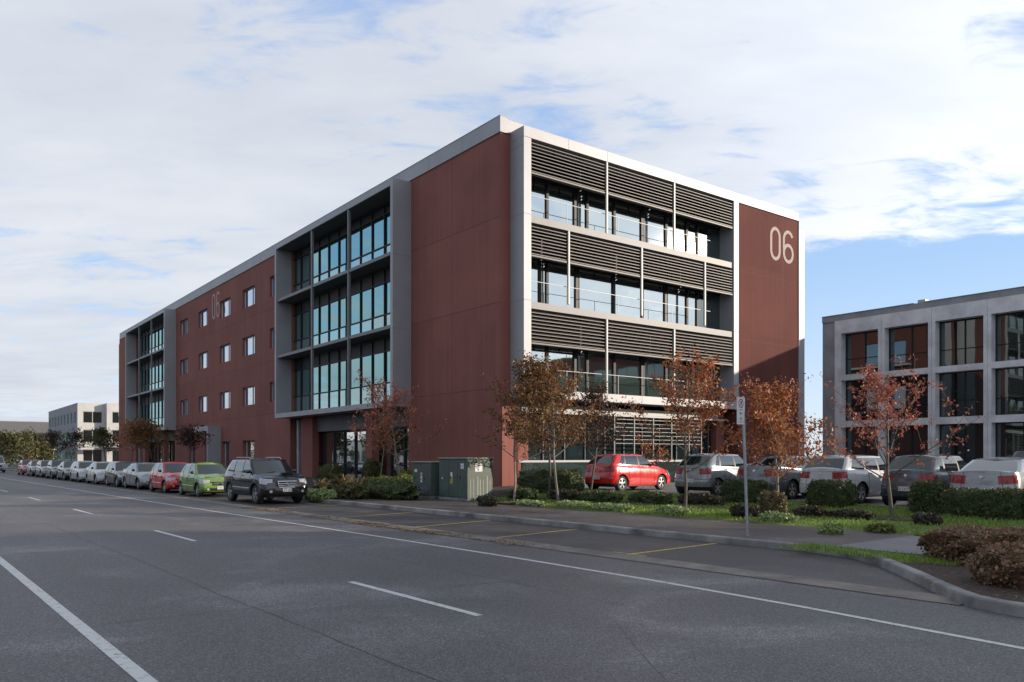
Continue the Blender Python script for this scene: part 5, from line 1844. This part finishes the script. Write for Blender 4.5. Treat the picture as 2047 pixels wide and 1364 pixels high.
# small plants on the lawn edge
low = [
    (1060, 26.6, 1.5, .5, .22, 'pale', 'pale leafy ground plant right of the large green cabinet'),
    (1150, 25.2, 1.6, .5, .20, 'pale', 'pale ground plant below the two pale trunks'),
    (1225, 23.9, 1.5, .5, .20, 'pale', 'pale ground plant on the lawn edge left of the rusty tree'),
    (1345, 22.2, 1.3, .45, .24, 'pale', 'white flowering ground plant at the foot of the tall rusty tree'),
    (1555, 19.7, 1.0, .4, .22, 'pale', 'white flowering ground plant below the dense orange tree'),
    (1490, 20.8, .7, .5, .34, 'purple', 'dark purple low shrub behind the sign pole'),
    (1620, 20.5, .9, .5, .28, 'purple', 'dark low shrub right of the orange tree trunk'),
    (1700, 19.8, 1.1, .5, .24, 'purple', 'dark low shrub between orange and pink tree'),
    (1855, 18.2, .6, .5, .30, 'purple', 'dark spiky low plant right of the pink tree trunk'),
    (1300, 25.6, 2.0, .7, .38, 'green', 'dark green low shrub in front of the red hatchback'),
    (1200, 26.6, 1.8, .7, .40, 'green', 'dark green low shrub under the rear of the red hatchback'),
    (1400, 24.4, 1.4, .6, .36, 'purple', 'dark low shrub right of the tall rusty tree trunk'),
    (1045, 28.6, 1.6, .7, .45, 'green', 'dark green low shrub around the trunk by the large cabinet'),
    (1130, 27.9, 1.6, .7, .38, 'purple', 'dark low shrub around the pale twin trunk'),
    (975, 26.3, .9, .4, .38, 'purple', 'reddish plant at the foot of the large green cabinet'),
    (1660, 16.9, .5, .35, .20, 'pale', 'pale weedy plant on the lawn edge left of the pale footpath'),
    (1760, 17.2, .6, .4, .16, 'ygreen', 'bright green weedy plant beside the trunk of the pink tree'),
    (1545, 21.2, .7, .4, .62, 'flax', 'striped grassy plant beside the orange tree trunk')]
for i, (px, Y, lx, ly, h, lf, lb) in enumerate(low):
    hd(px, 0, Y, lx, ly, h, R(118 + 8 * (i % 3)), name='ground_plant', label=lb, leaf=lf, n=1500 if h < .3 else 2000, seed=500 + i, lsize=.07, rough=.16, cat='plant', rnd=.85)


def flax(label, px, Y, h, n, seed):
    rg = random.Random(seed)
    x = (px - 1023.5) / 1595 * Y
    mb = MB()
    for i in range(n):
        az = rg.random() * 6.28; ln = h * rg.uniform(.7, 1.1); sp_ = rg.uniform(.15, .75)
        d = Vector((math.cos(az), math.sin(az), 0)); pr = Vector((-d.y, d.x, 0)) * .022
        p = [Vector((0, 0, 0)) + d * .03, d * sp_ * ln * .35 + Vector((0, 0, ln * .6)), d * sp_ * ln * .8 + Vector((0, 0, ln * .85)), d * sp_ * ln * 1.15 + Vector((0, 0, ln * .8))]
        for a, b, w0, w1 in zip(p[:-1], p[1:], (1, 1.1, .8), (1.1, .8, .1)):
            mb.add([a - pr * w0, a + pr * w0, b + pr * w1, b - pr * w1], [(0, 1, 2, 3)])
    o = mb.build('flax_plant', M['flax'], recalc=False)
    o.location = (x, Y, gxy(x, Y))
    tag(o, label, 'plant', 'sword leaved plants in the bed')


flax('yellow striped sword leaved plant in the middle of the planting bed', 690, 33.2, 1.0, 60, 1)
flax('smaller striped sword leaved plant beside the red shopfront column', 712, 34.6, .8, 46, 2)
flax('short sword leaved plant beside the nose of the navy car', 645, 33.0, .8, 44, 3)


# grass blades on the near lawn, and fallen leaves: uncountable
def blades(name, label, n, s0, s1, n0, n1, hgt, wid, seed, m, zf):
    rng = np.random.default_rng(seed)
    s_ = s0 + rng.random(n) * (s1 - s0); nn = n0 + rng.random(n) * (n1 - n0)
    # patchy
    keep = (np.sin(s_ * 1.7 + 1) * np.cos(nn * 2.3) + np.sin(s_ * .6 + nn)) * .25 + .62 > rng.random(n)
    s_, nn = s_[keep], nn[keep]; k = len(s_)
    x = s_ * rr[0] + nn * rn[0]; y = s_ * rr[1] + nn * rn[1]
    z = np.array([zf(a, b) for a, b in zip(s_, nn)])
    az = rng.random(k) * 6.28; h = hgt * (.5 + rng.random(k)); w = wid * (.6 + .8 * rng.random(k))
    dx, dy = np.cos(az) * w, np.sin(az) * w
    lx, ly = rng.normal(size=k) * h * .45, rng.normal(size=k) * h * .45
    P = np.empty((k, 4, 3))
    P[:, 0] = np.stack([x - dx, y - dy, z], 1); P[:, 1] = np.stack([x + dx, y + dy, z], 1)
    P[:, 2] = np.stack([x + dx * .3 + lx, y + dy * .3 + ly, z + h], 1); P[:, 3] = np.stack([x - dx * .3 + lx, y - dy * .3 + ly, z + h], 1)
    o = quads_obj(name, P, m)
    tag(o, label, 'grass', kind='stuff')


blades('grass', 'short green grass on the lawn before the car park', 110000, -6, 23.4, 16.95, 22.1, .06, .012, 1, M['grassb'], lambda a, b: gz(a, b) + .01)
blades('wedge_grass', 'short grass on the wedge inside the kerb bend', 5000, 5.2, 8.2, 12.6, 13.5, .05, .008, 2, M['grassb'], lambda a, b: .12)


def litter(name, label, n, box, seed, size, z, m, cat='leaves'):
    rng = np.random.default_rng(seed)
    s0, s1, n0, n1 = box
    s_ = s0 + rng.random(n) * (s1 - s0); nn = n0 + rng.beta(1.2, 1.2, n) * (n1 - n0)
    keep = np.sin(s_ * 2.1) * .3 + np.sin(s_ * .7 + 2) * .3 + .55 > rng.random(n)
    s_, nn = s_[keep], nn[keep]
    x = s_ * rr[0] + nn * rn[0]; y = s_ * rr[1] + nn * rn[1]
    zz = np.full(len(x), 0.) + (z if not callable(z) else np.array([z(a, b) for a, b in zip(s_, nn)]))
    Q = leaves(np.stack([x, y, zz], 1), size, rng, .6)
    Q[:, :, 2] = zz[:, None] + (Q[:, :, 2] - zz[:, None]) * .18 + .004
    o = quads_obj(name, Q, m); tag(o, label, cat, kind='stuff')


litter('fallen_leaves', 'small tan leaves blown along the drainage channel', 4200, (11.5, 27, 9.75, 10.35), 5, .07, .016, M['fallen'])
litter('bed_litter', 'bark chips and dry leaves on the mulch bed', 2600, (-2, 5.4, 9.97, 13.2), 6, .05, .122, M['fallen'])
litter('lawn_litter', 'scattered dry leaves on the lawn', 3200, (0, 23, 17, 22), 7, .06, lambda a, b: gz(a, b) + .05, M['fallen'])


# ------------------------------------------------------------------ utility cabinets
def cabinet(name, label, s0, n0, ls, ln, h, big):
    x, y, _ = RP(s0, n0, 0)
    root = thing(name, label, 'cabinet', (x, y, .133), RA, 'green utility cabinets')
    # local: x = away from the road, y = along the road
    b = MB(); b.box(0, ln, 0, ls, .10, h - .05); body = b.build('housing', M['cabg'], root, bevel=.012)
    t = MB(); t.box(-.04, ln + .04, -.04, ls + .04, h - .049, h); t.build('lid', M['cabt'], root, bevel=.01)
    p = MB(); p.box(-.02, ln + .02, -.02, ls + .02, -.05, .099); p.build('plinth', M['kerb'], root)
    d = MB()
    nd = 3 if big else 2
    for i in range(1, nd): d.box(-.004, 0, ls * i / nd - .005, ls * i / nd + .005, .13, h - .09)
    for z in (.13, h - .09): d.box(-.004, 0, .04, ls - .04, z - .004, z + .004)
    d.build('door_seam', M['black'], body)
    k = MB()
    for i in range(nd): k.box(-.018, -.004, ls * (i + .5) / nd + .12, ls * (i + .5) / nd + .15, h * .5, h * .5 + .10)
    k.build('handle', M['black'], root)
    s = MB(); s.mat = 0
    if big:
        s.box(-.006, -.001, .95, 1.10, .62, .86); y_ = s.build('yellow_notice', M['sticker'], root)
        s = MB(); s.box(-.006, -.001, .96, 1.09, .87, 1.05); s.box(-.006, -.001, .22, .42, 1.18, 1.38); s.box(.35, .68, -.006, -.001, 1.08, 1.38)
        s.box(-.006, -.001, 1.62, 1.70, .78, .86)
        w = s.build('white_notice', M['stickw'], root)
        i_ = MB()
        for z in (1.30, 1.24, 1.20): i_.box(.41, .6 - (1.3 - z), -.0075, -.0061, z - .012, z + .006)
        i_.box(.46, .53, -.0075, -.0061, 1.12, 1.17)
        i_.box(-.0075, -.0061, .27, .37, 1.28, 1.30); i_.box(-.0075, -.0061, .27, .34, 1.24, 1.25)
        i_.build('notice_print', M['ink'], w)
        # sunlight between trunk shadows, painted as pale streaks on the end panel
        g_ = MB()
        rg = random.Random(4)
        for q in range(7):
            xx = .14 + q * .145 + rg.uniform(-.02, .02)
            g_.box(xx, xx + rg.uniform(.025, .06), -.0035, -.0005, .12, rg.uniform(.72, .95))
        g_.build('sun_streak', M['cabt'], root)
    else:
        s.box(-.006, -.001, .62, .74, .62, 1.0); s.box(-.006, -.001, 1.0, 1.18, 1.02, 1.14); s.box(.62, .76, -.006, -.001, .75, 1.15)
        w = s.build('white_notice', M['stickw'], root)
        i_ = MB(); i_.box(-.0075, -.0061, .64, .72, .88, .96); i_.box(-.0075, -.0061, .65, .71, .70, .78); i_.build('notice_print', M['inkr'], w)
        g_ = MB()
        rg = random.Random(9)
        P = lambda a, z, dd: (-.004 - dd, a, z)
        for q in range(6):
            c0, c1 = .30 + q * .13, .40 + rg.uniform(-.06, .06)
            pts = [(c0 + rg.uniform(-.10, .10), c1 + rg.uniform(-.14, .12)) for _ in range(5)]
            stroke(g_, pts, .018, P, .0, .002)
        g_.build('graffiti', M['graf'], root)
    return root


cabinet('utility_cabinet', 'large dark green metal cabinet with square white notice on its end', 23.85, 16.95, 1.87, 1.17, 1.60, True)
cabinet('utility_cabinet', 'smaller green metal cabinet with lilac graffiti scrawl', 26.15, 16.85, 1.36, 1.0, 1.45, False)


# ------------------------------------------------------------------ parking sign
def sign():
    x, y = 4.80, 16.25
    root = thing('parking_sign', 'small white parking sign on a tall galvanised pole at the kerb', 'sign', (x, y, .13))
    p = MB(); p.tube([(0, 0, -.05), (-.05, 0, 1.4), (-.10, 0, 2.86)], .032, 12); p.build('pole', M['galv'], root, smooth=50)
    b = MB(); b.tube([(0, 0, -.01), (0, 0, .02)], .06, 12); b.build('base_collar', M['kerb'], root, smooth=40)
    d = Vector((-.72, -.69, 0)).normalized(); nrm = Vector((.69, -.72, 0)).normalized()
    o = Vector((-.10, 0, 2.83)) + nrm * .034
    P = lambda a, z, dd: tuple(o + d * a + Vector((0, 0, z - .0)) + nrm * (-dd))
    s = MB(); pbox(s, -.02, .29, -.55, 0, -.004, .0, P); so_ = s.build('sign_plate', M['plate'], root)
    r_ = MB()
    cx, cz, rad = .135, -.125, .082
    stroke(r_, [(cx + rad * math.cos(t), cz + rad * math.sin(t)) for t in [2 * math.pi * k / 28 for k in range(28)]], .02, P, -.0045, .001, close=True)
    stroke(r_, [(cx - rad * .68, cz + rad * .68), (cx + rad * .68, cz - rad * .68)], .018, P, -.006, .001)
    r_.build('prohibition_ring', M['inkr'], so_)
    k = MB()
    stroke(k, [(cx - .025, cz - .045), (cx - .025, cz + .045)], .015, P, -.0052, .0005)
    stroke(k, [(cx - .025, cz + .040), (cx + .015, cz + .040), (cx + .03, cz + .02), (cx + .015, cz), (cx - .025, cz)], .014, P, -.0052, .0005)
    for z, w in ((-.25, .09),): stroke(k, [(cx - w / 2, z), (cx + w / 2, z)], .014, P, -.0045, .0005)
    stroke(k, [(cx - .09, -.50), (cx + .09, -.50)], .008, P, -.0045, .0005)
    k.build('sign_text', M['ink'], so_)
    g_ = MB()
    stroke(g_, [(cx - .05, -.325), (cx + .05, -.325)], .02, P, -.0045, .0005)
    stroke(g_, [(cx + .02, -.295), (cx + .05, -.325), (cx + .02, -.355)], .014, P, -.0046, .0005)
    stroke(g_, [(cx, -.46), (cx, -.40)], .03, P, -.0045, .0005)
    stroke(g_, [(cx - .03, -.43), (cx, -.465), (cx + .03, -.43)], .014, P, -.0046, .0005)
    g_.build('sign_arrow', M['inkg'], so_)


sign()


# far street furniture at the left
def far_sign():
    x, y, _ = BP(-1.5, 128)
    root = thing('street_sign', 'yellow sign on a thin grey post far down the street', 'sign', (x, y, 0))
    p = MB(); p.tube([(0, 0, 0), (0, 0, 4.2)], .07, 8); p.build('post', M['galv'], root)
    s = MB(); s.box(-.5, .5, -.09, -.07, 3.4, 4.3); s.build('sign_plate', M['sticker'], root)


far_sign()
